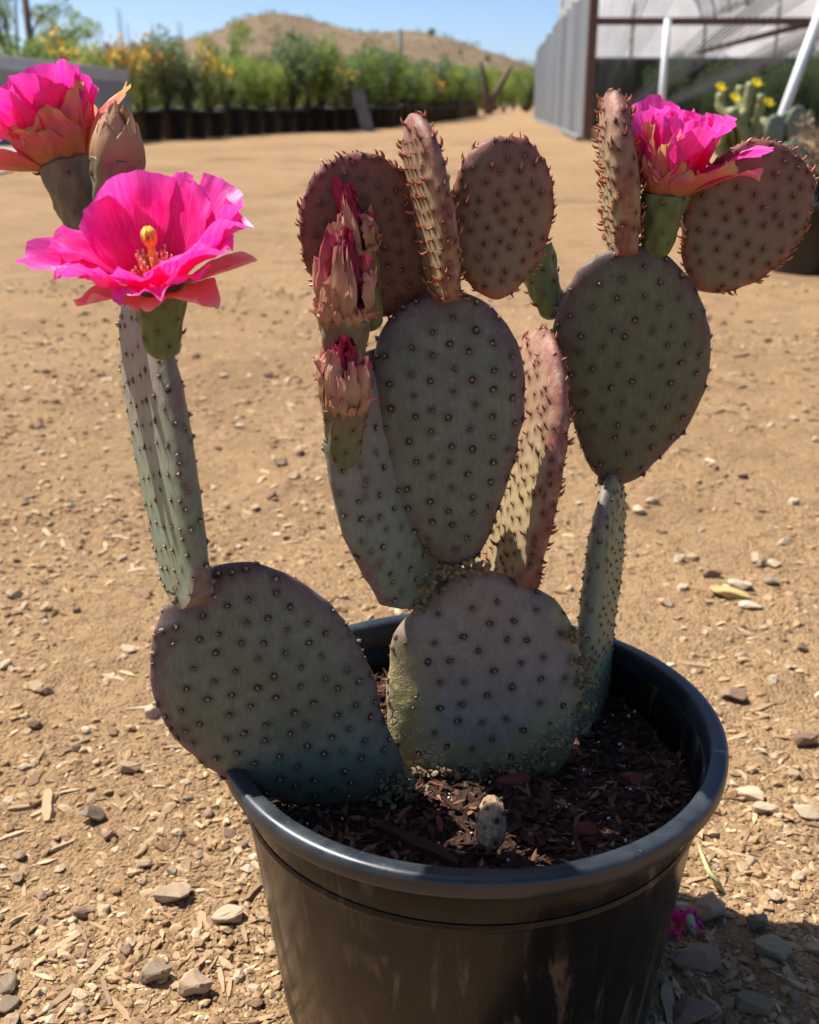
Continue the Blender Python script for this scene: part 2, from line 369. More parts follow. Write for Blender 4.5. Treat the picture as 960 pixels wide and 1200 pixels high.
idx = np.arange(nx*ny).reshape(ny, nx)
gq = np.stack([idx[:-1, :-1].ravel(), idx[:-1, 1:].ravel(), idx[1:, 1:].ravel(), idx[1:, :-1].ravel()], 1)
put('ground', np.stack([GX, GY, GZ], -1).reshape(-1, 3), [gq], M['ground'], kind='structure')
def gz(x, y): return float(ground_h(np.array([x]), np.array([y]))[0])

# grey gravel strip beside the road
n_ = NT('grey gravel'); v_ = n_.coord('Object'); k_ = n_.noise(v_, 14, 6, .7); k2_ = n_.noise(v_, 3, 3)
M['gravel'] = n_.done(n_.mix(n_.rmap(k_, .35, .7), n_.ramp(k2_, [(.3, (.22, .20, .17)), (.7, (.36, .32, .26))]), (.48, .44, .37)), .95, n_.bump(k_, .8, .05), spec=.1)
t_ = np.linspace(0, 1, 40)
ga = np.stack([-2.95 - .25*vnoise(t_*7, t_*0, 3) - 1.3*t_, 7.9 + 5.5*t_, np.full(40, .035)], 1); gb = ga + np.array([-9, 0, 0])
put('gravel_strip', np.concatenate([ga, gb]), [np.array([[i, i+1, 41+i, 40+i] for i in range(39)])], M['gravel'], kind='structure')

# ------------------------------------------------------------------ stones, chips, gravel
def ico(sub=1):
    bm = bmesh.new(); bmesh.ops.create_icosphere(bm, subdivisions=sub, radius=1); bm.verts.ensure_lookup_table()
    V = np.array([v.co[:] for v in bm.verts]); Ft = np.array([[v.index for v in f.verts] for f in bm.faces]); bm.free(); return V, Ft
ICO1 = ico(1); ICO2 = ico(2)
def rock_mesh(name, seed, rough=.5):
    rd = random.Random(seed); bm = bmesh.new()
    for _ in range(15):
        v = Vector((rd.gauss(0, 1), rd.gauss(0, 1), rd.gauss(0, 1))).normalized() * rd.uniform(.82, 1.0)
        bm.verts.new((v.x, v.y*.8, v.z*.68))
    r = bmesh.ops.convex_hull(bm, input=bm.verts[:])
    bmesh.ops.delete(bm, geom=[g for g in r['geom_interior'] if isinstance(g, bmesh.types.BMVert)], context='VERTS')
    bmesh.ops.bevel(bm, geom=bm.edges[:], offset=.07, segments=1, profile=.5, affect='EDGES', clamp_overlap=True)
    bmesh.ops.triangulate(bm, faces=bm.faces[:])
    bmesh.ops.subdivide_edges(bm, edges=[e for e in bm.edges if e.calc_length() > .45], cuts=1, use_grid_fill=True)
    bmesh.ops.triangulate(bm, faces=bm.faces[:])
    for v in bm.verts:
        k = mnoise.noise(v.co*2.3 + Vector((seed, 0, 0)))*.10 + mnoise.noise(v.co*6 + Vector((0, seed, 0)))*.05
        v.co += v.co.normalized()*k*rough*2
    me = bpy.data.meshes.new(name); bm.to_mesh(me); bm.free()
    return me
ROCKS = [rock_mesh('stone', i) for i in range(9)]
_rk = {}
def stone(x, y, sx, sy, sz, mat, rz=0, label=None, group=None, name='stone', var=None, sink=.28, z0=None):
    i = var if var is not None else random.randrange(9); key = (i, mat)
    if key not in _rk:
        me = ROCKS[i].copy(); me.name = name; me.materials.append(M[mat]); _rk[key] = me
    o = bpy.data.objects.new(name, _rk[key]); COL.objects.link(o)
    o.scale = (sx, sy, sz); o.rotation_euler = (random.uniform(-.2, .2), random.uniform(-.2, .2), rz)
    z = (gz(x, y) if z0 is None else z0)
    o.location = (x, y, z + sz*.68*(1 - 2*sink))
    tag(o, label, 'stone', group); return o
# stones one can pick out in the photograph: px, py (base), width px, height px, kind, label
SPECIAL = [
 (107, 965, 34, 34, 'rock_grey', 'grey angular stone on the dirt beside a pale upright wood splinter'),
 (200, 1062, 50, 30, 'rock_tan', 'flat sided tan stone with a dark shaded end, left of the pot'),
 (267, 1090, 46, 38, 'rock_tan', 'smooth rounded tan stone lying close to the wall of the pot'),
 (180, 1155, 42, 40, 'rock_grey', 'greyish tan block of stone beside a rough tan lump'),
 (226, 1170, 46, 50, 'rock_tan', 'rough tan lump of stone beside a greyish block'),
 (97, 1075, 30, 22, 'rock_brown', 'small brown stone with a black shadow among wood chips'),
 (152, 910, 30, 28, 'rock_tan', 'cube-like tan stone next to a reddish clod of dirt'),
 (832, 1085, 44, 56, 'rock_tan', 'pinkish tan wedge of stone beside the fallen pink blossom'),
 (857, 700, 48, 18, 'rock_yellow', 'long ochre yellow stone lying on the dirt behind the pot'),
 (880, 714, 34, 11, 'rock_pale', 'thin pale stone just in front of the ochre stone'),
 (868, 690, 34, 22, 'rock_pale', 'pale stone leaning against the back of the ochre stone'),
 (835, 672, 24, 22, 'rock_brown', 'dull brown stone standing just behind the ochre stone'),
 (897, 952, 38, 22, 'rock_pale', 'white topped stone with a black shaded face right of the pot'),
 (860, 822, 34, 28, 'rock_brown', 'dark brown stone right behind the pot rim'),
 (945, 872, 30, 32, 'rock_brown', 'upright brown stone with a dark face on the open dirt'),
 (905, 1132, 52, 42, 'rock_grey', 'grey stone half inside the edge of the plant shadow'),
 (815, 1142, 64, 36, 'rock_brown', 'flat brownish slab lying in the shadow of the pot'),
 (884, 1192, 54, 44, 'rock_grey', 'rounded grey stone deep in the shadow of the pot'),
 (812, 1200, 60, 36, 'rock_brown', 'lumpy brown stone in the shadow close to the pot wall'),
 (886, 1095, 30, 36, 'rock_grey', 'small grey stone standing at the tip of the sunlit notch'),
]
for (px, py, w, h, m, lab) in SPECIAL:
    p = PZ(px, py); dep = np.dot(p - C0, [0, _c, -_s]); a = w/F*dep/2; b = h/F*dep/2
    stone(p[0], p[1] + a*.3, a*1.12, a*.95, max(b*1.15, a*.45), m, random.uniform(-.4, .4), lab, sink=.2)
GROUPED = [(122,1068,20,'t'),(12,1160,36,'g'),(8,1182,34,'g'),(14,1200,30,'t'),(8,780,22,'p'),(42,808,22,'t'),(178,838,32,'p'),(150,757,26,'t'),
 (955,1120,30,'t'),(945,955,34,'p'),(880,932,36,'t'),(887,655,22,'t'),(893,662,20,'g'),(908,664,22,'p'),(905,683,22,'g'),(797,655,20,'p'),
 (813,652,22,'t'),(832,546,18,'p'),(315,443,14,'b'),(350,448,12,'b'),(48,503,14,'b'),(30,594,14,'b'),(330,545,20,'g'),(345,562,20,'t'),(352,535,16,'b'),
 (318,585,18,'b'),(300,600,16,'t'),(18,700,22,'p'),(55,712,18,'t'),(90,716,18,'b'),(170,696,22,'b'),(728,596,26,'t'),(748,600,22,'p'),(765,590,20,'t'),
 (775,622,18,'b'),(918,640,16,'p'),(40,850,24,'b'),(270,985,22,'b'),(285,1000,18,'b'),(60,1120,22,'b'),(150,1120,24,'b'),(95,1185,24,'t'),(280,1150,18,'t'),
 (300,1180,22,'b'),(770,1150,24,'b'),(930,1175,26,'g'),(860,1160,22,'b'),(905,1055,22,'t'),(935,1030,20,'p'),(880,1010,22,'t'),(930,910,20,'t'),(905,800,20,'p'),
 (870,770,18,'t'),(800,690,18,'p'),(780,705,22,'t'),(940,760,18,'b'),(845,880,20,'t'),(890,880,16,'p'),(930,590,18,'t'),(870,560,16,'b'),(700,520,14,'b'),
 (120,440,12,'b'),(230,420,12,'b'),(60,410,10,'t'),(280,500,14,'p'),(255,525,12,'b'),(870,455,14,'b'),(930,490,14,'t'),(900,400,12,'b'),(130,985,20,'b'),
 (210,985,18,'t'),(235,1010,18,'b'),(20,1030,20,'t'),(50,1050,18,'b'),(70,1020,16,'p'),(170,1020,20,'t'),(245,960,20,'b'),(30,900,18,'t'),(90,880,16,'b'),(10,940,18,'p')]
KM = {'t': ('rock_tan', 'small tan stone lying loose on the dirt', 'loose tan stones'), 'g': ('rock_grey', 'small grey stone lying loose on the dirt', 'loose grey stones'),
      'b': ('rock_brown', 'small dark brown stone lying loose on the dirt', 'loose brown stones'), 'p': ('rock_pale', 'small pale cream stone lying loose on the dirt', 'loose pale stones')}
taken = []
for (px, py, w, k) in GROUPED:
    p = PZ(px, py); dep = np.dot(p - C0, [0, _c, -_s]); a = w/F*dep/2*1.1; m, lab, grp = KM[k]
    stone(p[0], p[1], a, a*.9, a*random.uniform(.7, 1.0), m, random.uniform(0, 6), lab, grp); taken.append((p[0], p[1]))
def free(x, y, r=.0): return math.hypot(x-POT[0], y-POT[1]) > .118 + r
def wedge(k, y0, y1, pw=1.0):
    """points with density falling off with distance, over a wedge wider than the view"""
    u = rng.uniform(0, 1, k); y = y0*(y1/y0)**(u**pw); x = rng.uniform(-.62, .62, k)*(y*.95+.12); return x, y
cnt = 0
xs, ys = wedge(420, .47, 4.2)
for x, y in zip(xs, ys):
    if not free(x, y, .02) or cnt >= 190: continue
    k = random.choices('tgbp', (6, .5, 2.2, 1.2))[0]; m, lab, grp = KM[k]
    a = random.uniform(.0035, .0085)*(.6+.5*y)
    stone(x, y, a, a*random.uniform(.7, 1), a*random.uniform(.5, .9), m, random.uniform(0, 6), lab, grp); cnt += 1

def grains(name, k, y0, y1, s0, s1, tmpl, mat, flat, elong, smooth, tilt, label, cat, pw=1.0, lift=.25):
    x, y = wedge(k, y0, y1, pw); ok = np.hypot(x-POT[0], y-POT[1]) > .116; x = x[ok]; y = y[ok]; k = len(x)
    clus = vnoise(x*9, y*9, 8) + vnoise(x*3, y*3, 9); ok = rng.uniform(-.50, .50, k) < clus; x = x[ok]; y = y[ok]; k = len(x)
    X, Y, N = rand_frames(k, tilt); s = s0*(s1/s0)**(rng.uniform(0, 1, k)**1.9)*(.65+.5*np.minimum(y, 3))
    el = rng.uniform(*elong, k); fl = rng.uniform(*flat, k)
    sc = np.stack([s*el, s, s*fl], 1); P = np.stack([x, y, ground_h(x, y) + s*fl*lift], 1)
    V, Fs = scatter(tmpl[0], [tmpl[1]], P, X, Y, N, sc)
    V += rng.normal(0, 1, V.shape)*np.repeat(s, len(tmpl[0]))[:, None]*.10
    return put(name, V, Fs, mat, smooth=smooth, attrs={'rnd': np.repeat(rng.uniform(0, 1, k), len(tmpl[0]))}, kind='stuff', label=label, cat=cat)
BOXV = np.array([[-1, .1, 0], [-.45, -1, -.8], [-.35, -.8, .9], [-.5, .9, .1], [.5, -.8, .1], [.4, .9, -.7], [.3, .8, .9], [1, -.2, .1]], float)
BOXF = np.array([(0,2,1), (0,3,2), (0,1,3), (1,2,4), (2,3,6), (2,6,4), (1,4,5), (1,5,3), (3,5,6), (7,5,4), (7,4,6), (7,6,5)])
grains('fine_gravel', 46000, .44, 3.4, .0007, .0046, ICO1, M['grain'], (.4, .8), (1, 1.7), False, .5, 'fine tan gravel and grit strewn over the dirt', 'gravel', pw=1.35)
grains('wood_shavings', 30000, .44, 2.6, .0006, .0025, (BOXV, BOXF), M['chip'], (.3, .6), (2, 6), False, .25, 'small pale wood shavings strewn over the dirt', 'wood chips', lift=.5, pw=1.4)
# larger wood chips one by one
def chip_mesh(seed):
    rd = random.Random(seed); V = []; n = 4
    for i in range(n+1):
        t = i/n*2-1; w = (1-.55*abs(t)**2.5)*rd.uniform(.75, 1.1); hz = (1-.4*abs(t)**3)*rd.uniform(.7, 1.1); off = rd.uniform(-.25, .25); zo = rd.uniform(-.25, .25)
        V += [(t+rd.uniform(-.1, .1), off-w, zo-hz), (t, off+w, zo-hz*.8), (t+rd.uniform(-.1, .1), off+w*.8, zo+hz), (t, off-w*.7, zo+hz*.9)]
    Fq = [(4*i+k, 4*i+(k+1) % 4, 4*i+4+(k+1) % 4, 4*i+4+k) for i in range(n) for k in range(4)] + [(3, 2, 1, 0), (4*n, 4*n+1, 4*n+2, 4*n+3)]
    return np.array(V, float), Fq
CH = []
for i in range(8):
    V, Fq = chip_mesh(i); me = new_mesh('wood_chip', V, [np.array(Fq)], None, False); me.materials.append(M['chip_one']); CH.append(me)
def chip(x, y, L, w, h, rz, label, group, tilt=.12, mesh=None):
    o = bpy.data.objects.new('wood_chip', mesh or random.choice(CH)); COL.objects.link(o)
    o.scale = (L, w, h); o.rotation_euler = (random.uniform(-.3, .3), random.uniform(-tilt, tilt), rz); o.location = (x, y, gz(x, y) + h*.45)
    return tag(o, label, 'wood chip', group)
def chip_px(a, b, wpx, label, group=None):
    A, B = PZ(*a), PZ(*b); c = (A+B)/2; dep = np.dot(c - C0, [0, _c, -_s]); d = B-A
    chip(c[0], c[1], np.linalg.norm(d)/2*1.05, wpx/F*dep/2, wpx/F*dep/2*.6, math.atan2(d[1], d[0]), label, group, .02)
chip_px((56, 965), (58, 930), 16, 'pale upright looking splinter of wood beside a grey stone')
chip_px((45, 1192), (100, 1150), 12, 'long split grey wood stick among the chips left of the pot')
chip_px((100, 1150), (130, 1120), 10, 'tan wood splinter lying across the end of a long stick')
chip_px((2, 1120), (28, 1108), 10, 'dark edged sliver of wood by a pile of grey stones')
chip_px((785, 1200), (778, 1150), 16, 'flat weathered board scrap in the shadow against the pot')
chip_px((760, 1160), (790, 1140), 7, 'thin twig lying in the shadow against the pot')
chip_px((830, 1032), (795, 1038), 9, 'brown wood strip right of the pot under the rim')
GC = 'tan wood chip lying loose on the dirt'
for a, b, w in [((0, 985), (30, 975), 9), ((150, 830), (185, 828), 8), ((40, 900), (52, 880), 7), ((60, 1000), (85, 990), 7), ((228, 1115), (236, 1085), 8),
                ((262, 1165), (258, 1135), 8), ((268, 1170), (272, 1140), 7), ((90, 1140), (105, 1105), 8), ((160, 1010), (180, 985), 8), ((175, 965), (200, 955), 8),
                ((70, 885), (100, 876), 7), ((290, 1110), (275, 1070), 7), ((130, 1180), (120, 1150), 8), ((860, 985), (878, 975), 7), ((915, 1030), (930, 1045), 7),
                ((800, 640), (830, 660), 6), ((920, 690), (935, 700), 8), ((800, 780), (830, 785), 8), ((860, 740), (885, 745), 7), ((880, 1060), (905, 1070), 8)]:
    chip_px(a, b, w, GC, 'loose wood chips on the dirt')
cnt = 0
xs, ys = wedge(700, .47, 2.4)
for x, y in zip(xs, ys):
    if not free(x, y, .012) or cnt >= 260: continue
    if rng.uniform(-.6, .4) > vnoise(np.array([x*6]), np.array([y*6]), 21)[0] + (.15 if x < 0 else -.05): continue
    L = random.uniform(.006, .014)*(.7+.3*y)
    chip(x, y, L, L*random.uniform(.2, .45), L*random.uniform(.09, .18), random.uniform(0, 6.3), GC, 'loose wood chips on the dirt'); cnt += 1

# fallen pink blossom with its green stalk, and a dry grass blade
M['blade'] = simple('dry yellow green blade', (.50, .50, .20), .7, .2, .4, 60, (.6, .5, .3))
M['stalk'] = simple('pale green stalk', (.34, .45, .22), .6)
mb = MB(); pts = [PZ(px, py, .006 + .012*math.sin(i)) for i, (px, py) in enumerate([(818, 988), (824, 1005), (831, 1022), (842, 1035), (850, 1052), (855, 1074)])]
mb.tube(pts, np.array([.0006, .0014, .0018, .0022, .0020, .0008]), 5); mb.put('grass_blade', M['blade'], label='dry yellow green grass blade curving past a pinkish stone', cat='grass blade', loc=PZ(855, 1074), smooth=True)

# ------------------------------------------------------------------ the pot
pot = empty('plant_pot', POT, 'large black plastic nursery pot with a dusty wall and thick worn rim', 'plant pot')
DZ = np.array([0, .08])      # profiles below are measured with the rim at 0.27
body = np.array([(.001, .082), (.105, .082), (.110, .086), (.112, .092), (.1285, .236), (.1295, .240), (.1305, .250), (.1305, .2585), (.1280, .2585), (.1265, .238), (.109, .092), (.001, .090)]) - DZ
V, q = lathe(body, 128); put('pot_wall', V + POT, [q], M['plastic'], pot)
rp = np.array([(.1300, .2600), (.1384, .2592), (.1396, .2596), (.1402, .2608), (.1404, .2660), (.1400, .2684), (.1388, .2696), (.1370, .2700), (.1322, .2700), (.1308, .2694), (.1298, .2676), (.1284, .2560), (.1270, .2380), (.1285, .2380), (.1294, .2520), (.1300, .2600)]) - DZ
def smooth_prof(p, n=4):
    p = np.asarray(p); out = []
    for i in range(len(p)-1):
        p0, p1, p2, p3 = p[max(i-1, 0)], p[i], p[i+1], p[min(i+2, len(p)-1)]
        for t in np.linspace(0, 1, n, endpoint=False): out.append(.5*((2*p1)+(-p0+p2)*t+(2*p0-5*p1+4*p2-p3)*t*t+(-p0+3*p1-3*p2+p3)*t**3))
    return np.array(out + [p[-1]])
V, q = lathe(rp, 160)
ang = np.arctan2(V[:, 1], V[:, 0]); V[:, :2] *= (1 + .006*np.cos(2*ang+.6) + .002*np.sin(5*ang))[:, None]
put('rim', V + POT, [q], M['rim'], pot)
V, q = lathe(smooth_prof(np.array([(.1284, .2320), (.1292, .2320), (.1297, .2340), (.1292, .2365)]) - DZ, 3), 128); put('moulded_ridge', V + POT, [q], M['plastic'], pot)

# potting soil
n_ = NT('potting soil'); v_ = n_.coord('Object'); a_ = n_.noise(v_, 60, 5, .65); b_ = n_.noise(v_, 350, 4, .7)
M['soil'] = n_.done(n_.mix(n_.rmap(b_, .4, .7), n_.ramp(a_, [(.3, (.018, .011, .008)), (.7, (.050, .028, .019))]), (.085, .042, .026)), .95, n_.bump(b_, .8, .003), spec=.2)
def soil_h(x, y): return SOIL_Z + .010*vnoise(x*28, y*28, 31) + .006*vnoise(x*80, y*80, 32) - .004
rr = np.linspace(0, .1262, 46); tt = np.linspace(0, 2*np.pi, 140, endpoint=False)
SX = POT[0] + np.outer(rr, np.cos(tt)); SY = POT[1] + np.outer(rr, np.sin(tt)); SZ = soil_h(SX, SY); SZ[-1] -= .002
ii, kk = np.meshgrid(np.arange(45), np.arange(140), indexing='ij'); ii = ii.ravel(); kk = kk.ravel(); k2 = (kk+1) % 140
put('potting_soil', np.stack([SX, SY, SZ], -1).reshape(-1, 3), [np.stack([ii*140+kk, ii*140+k2, (ii+1)*140+k2, (ii+1)*140+kk], 1)], M['soil'], kind='stuff', label='dark bark potting soil filling the black pot', cat='soil')
M['bark_bit'] = mat_grain('bark mulch', [(0, (.022, .013, .010)), (.4, (.060, .028, .018)), (.7, (.125, .048, .026)), (.88, (.20, .078, .036)), (1, (.30, .18, .11))], .75, 160, .3, (.02, .012, .01))
M['bark_one'] = mat_grain('bark chip', [(0, (.035, .020, .014)), (.5, (.085, .038, .022)), (.85, (.19, .070, .036)), (1, (.28, .14, .08))], .75, 160, .3, (.02, .012, .01), attr=None)
M['perlite'] = simple('white perlite', (.72, .69, .62), .9)
def soil_pts(k):
    r = .123*np.sqrt(rng.uniform(0, 1, k)); t = rng.uniform(0, 2*np.pi, k); return POT[0]+r*np.cos(t), POT[1]+r*np.sin(t)
x, y = soil_pts(4200); k = len(x); X, Y, N = rand_frames(k, .6); s = rng.uniform(.0005, .0018, k); el = rng.uniform(2.2, 7, k)
V, Fs = scatter(BOXV, [BOXF], np.stack([x, y, soil_h(x, y)+s*.6], 1), X, Y, N, np.stack([np.minimum(s*el, .008), s, s*.5], 1))
V += rng.normal(0, .0003, V.shape)
rad = np.hypot(V[:, 0]-POT[0], V[:, 1]-POT[1]); f = np.minimum(1, .1255/np.maximum(rad, 1e-6)); V[:, 0] = POT[0]+(V[:, 0]-POT[0])*f; V[:, 1] = POT[1]+(V[:, 1]-POT[1])*f
put('bark_mulch', V, Fs, M['bark_bit'], smooth=False, attrs={'rnd': np.repeat(rng.uniform(0, 1, k)**1.4, 8)}, kind='stuff', label='shredded dark bark mulch covering the soil in the pot', cat='mulch')
x, y = soil_pts(190); k = len(x); X, Y, N = rand_frames(k); s = rng.uniform(.0004, .0014, k)
V, Fs = scatter(ICO1[0], [ICO1[1]], np.stack([x, y, soil_h(x, y)+.0012], 1), X, Y, N, np.stack([s, s*.8, s*.7], 1))
put('perlite_grains', V, Fs, M['perlite'], smooth=False, kind='stuff', label='tiny white perlite grains scattered on the potting soil', cat='perlite')
BC = []
for me in CH:
    m2 = me.copy(); m2.materials.clear(); m2.materials.append(M['bark_one']); m2.name = 'bark_chip'; BC.append(m2)
def bark(x, y, z, L, w, h, rz, label, group=None, ry=0):
    o = bpy.data.objects.new('bark_chip', random.choice(BC)); COL.objects.link(o); o.scale = (L, w, h)
    o.rotation_euler = (random.uniform(-.3, .3), ry, rz); o.location = (x, y, z); return tag(o, label, 'bark chip', group)
a, b = PZ(445, 963, .163), PZ(540, 1003, .163); c = (a+b)/2; d = b-a
bark(c[0], c[1], soil_h(c[0:1], c[1:2])[0]+.004, np.linalg.norm(d)/2, .0045, .003, math.atan2(d[1], d[0]), 'long flat brown strip of bark lying on the soil in the pot')
cnt = 0; x, y = soil_pts(260)
for px_, py_ in zip(x, y):
    if math.hypot(px_-POT[0], py_-POT[1]) > .106 or cnt >= 130: continue
    L = random.uniform(.004, .0095)
    bark(px_, py_, soil_h(np.array([px_]), np.array([py_]))[0]+.0015, L, L*random.uniform(.18, .4), L*random.uniform(.08, .16), random.uniform(0, 6.3), 'dark brown bark chip on the soil in the pot', 'bark chips on the soil', random.uniform(-.3, .3)); cnt += 1
for (px, py, r, lab) in [(688, 962, .0085, 'red lava rock in the sunlit patch of soil'), (483, 0, 0, None), (505, 1008, .0085, 'dark red lava rock against the front of the pot rim'),
                         (455, 1003, .006, 'small red lava rock left of the dark red one by the rim'), (602, 905, .012, 'dull purple red lava rock at the foot of the old pad'),
                         (745, 898, .009, 'reddish lava rock under the right wall of the pot rim'), (345, 982, .005, 'small red crumb of lava rock under the leaning left pad')]:
    if r: p = PZ(px, py, .165); stone(p[0], p[1], r, r*.9, r*.9, 'lava', random.uniform(0, 6), lab, name='lava_rock', z0=soil_h(p[0:1], p[1:2])[0])
n_ = NT('withered fruit skin'); v_ = n_.coord('Object'); a_ = n_.noise(v_, 160, 5, .65); d_ = n_.voro(v_, 210, rnd=.6)
M['dead_fruit'] = n_.done(n_.mix(n_.rmap(d_, .22, .36, .9, 0), n_.mix(n_.rmap(a_, .35, .65), (.48, .33, .19), (.30, .20, .12)), (.06, .038, .024)), .9, n_.bump(n_.math('ADD', d_, a_), .8, .004), spec=.2)

# ------------------------------------------------------------------ cactus builders
HEX = [(math.cos(i*math.pi/3), math.sin(i*math.pi/3)) for i in range(6)]
def dome(r, h, r2=.62):
    V = [(r*x, r*y, -.15*h) for x, y in HEX] + [(r*r2*x, r*r2*y, h*.72) for x, y in HEX] + [(0, 0, h)]
    return np.array(V), [np.array([(i, (i+1) % 6, 6+(i+1) % 6, 6+i) for i in range(6)]), np.array([(6+i, 6+(i+1) % 6, 12) for i in range(6)])]
DOME = dome(1, 1)
def hook_t():
    V = []; tip = []
    for j, (x, z, r) in enumerate([(0, -.1, .26), (.04, .35, .23), (.22, .72, .15), (.50, .98, .03)]):
        for k in range(4):
            t = k*math.pi/2; V.append((x + r*math.cos(t)*.8, r*math.sin(t), z + r*math.cos(t)*-.5)); tip.append(j/3)
    return np.array(V), [np.array([(4*j+k, 4*j+(k+1) % 4, 4*j+4+(k+1) % 4, 4*j+4+k) for j in range(3) for k in range(4)])], np.array(tip)
HOOK = hook_t()
SPIKE = (np.array([[.09, 0, 0], [-.05, .08, 0], [-.05, -.08, 0], [0, 0, 1]], float), [np.array([[0, 1, 3], [1, 2, 3], [2, 0, 3]])])
def areole_part(parent, P, N, UP, style, edge, sz, seed):
    """all areoles (tufts or leaf spines) of one pad"""
    r = np.random.default_rng(seed); k = len(P); X = UP - N*np.sum(UP*N, 1)[:, None]; X /= np.linalg.norm(X, axis=1)[:, None] + 1e-9; Y = np.cross(N, X)
    ra_ = r.uniform(0, 6.28, k)[:, None]; XR = X*np.cos(ra_)+Y*np.sin(ra_); YR = np.cross(N, XR)
    Vs, F4, F3, mi4, mi3, tips = [], [], [], [], [], []; off = 0
    def addt(t, P_, X_, Y_, N_, sc, m, tip=None):
        nonlocal off
        V, Fs = scatter(t[0], t[1], P_, X_, Y_, N_, sc)
        for f in Fs:
            if f.shape[1] == 4: F4.append(f+off); mi4.append(np.full(len(f), m))
            else: F3.append(f+off); mi3.append(np.full(len(f), m))
        Vs.append(V); tips.append(np.tile(tip if tip is not None else np.zeros(len(t[0])), len(P_))); off += len(V)
    s = sz*r.uniform(.6, 1.25, k)
    def bristles(m, n_, ln, spread):
        kk = np.repeat(np.arange(k), n_); N3 = N[kk] + r.normal(0, spread, (len(kk), 3)); N3 /= np.linalg.norm(N3, axis=1)[:, None]
        X3 = np.cross(N3, Y[kk]+1e-3); X3 /= np.linalg.norm(X3, axis=1)[:, None]; Q = P[kk] + (X[kk]*r.normal(0, .3, (len(kk), 1)) + Y[kk]*r.normal(0, .3, (len(kk), 1)))*s[kk][:, None]
        l_ = s[kk]*ln*r.uniform(.6, 1.3, len(kk)); addt(SPIKE, Q, X3, np.cross(N3, X3), N3, np.stack([s[kk]*.9, s[kk]*.9, l_], 1), m, np.array([.3, .3, .3, 1.0]))
    if style == 'wool':
        addt(DOME, P, XR, YR, N, np.stack([s*1.1, s*r.uniform(.7, 1.05, k), s*.34], 1), 0)
        j = r.normal(0, .12, (k, 2))*s[:, None]
        e = np.where(edge > .5, 1.25, 1.0)
        addt(DOME, P + X*(j[:, :1]+.08*s[:, None]) + Y*j[:, 1:], X, Y, N, np.stack([s*.50*e, s*.44*e, s*.78*e], 1), 1)
        m = r.uniform(0, 1, k) < .8
        N2 = N + r.normal(0, .35, N.shape); N2 /= np.linalg.norm(N2, axis=1)[:, None]
        addt((HOOK[0], HOOK[1]), P[m], X[m], Y[m], N2[m], np.stack([s[m]*.5, s[m]*.45, s[m]*1.35], 1), 1, HOOK[2])
        bristles(1, 6, 1.3, .55)
        mats = [M['ar_dark'], M['ar_pale']]
    elif style == 'cork':
        addt(DOME, P, XR, YR, N, np.stack([s*1.1, s*r.uniform(.7, 1.0, k), s*.3], 1), 0)
        addt(DOME, P + XR*(s*.15)[:, None], YR, -XR, N, np.stack([s*.5, s*.4, s*.7], 1), 1)
        addt((HOOK[0], HOOK[1]), P, X, Y, N, np.stack([s*.5, s*.45, s*1.2], 1), 1, HOOK[2])
        bristles(1, 6, 1.2, .6)
        mats = [M['ar_dark'], M['ar_cork']]
    else:
        addt(DOME, P, X, Y, N, np.stack([s*.62, s*.58, s*.3], 1), 0)
        L = s*np.where(edge > .5, 1.8, 1.9)*r.uniform(.55, 1.35, k)
        N2 = N + X*r.uniform(.1, .6, k)[:, None] + r.normal(0, .28, N.shape); N2 /= np.linalg.norm(N2, axis=1)[:, None]
        X2 = np.cross(Y, N2)
        addt((HOOK[0], HOOK[1]), P, X2, Y, N2, np.stack([L, s*.85, L], 1), np.int64(1), HOOK[2])
        bristles(1, 3, 1.2, .5)
        mats = [M['ar_dark'], M['hook_edge'] if style == 'hook_bright' else M['hook']]
    V = np.concatenate(Vs); Fs = []; mi = []
    if F3: Fs.append(np.concatenate(F3)); mi.append(np.concatenate(mi3))
    if F4: Fs.append(np.concatenate(F4)); mi.append(np.concatenate(mi4))
    return put('areole_spines', V, Fs, mats, parent, smooth=True, attrs={'tip': np.concatenate(tips)}, midx=np.concatenate(mi), kind='stuff')

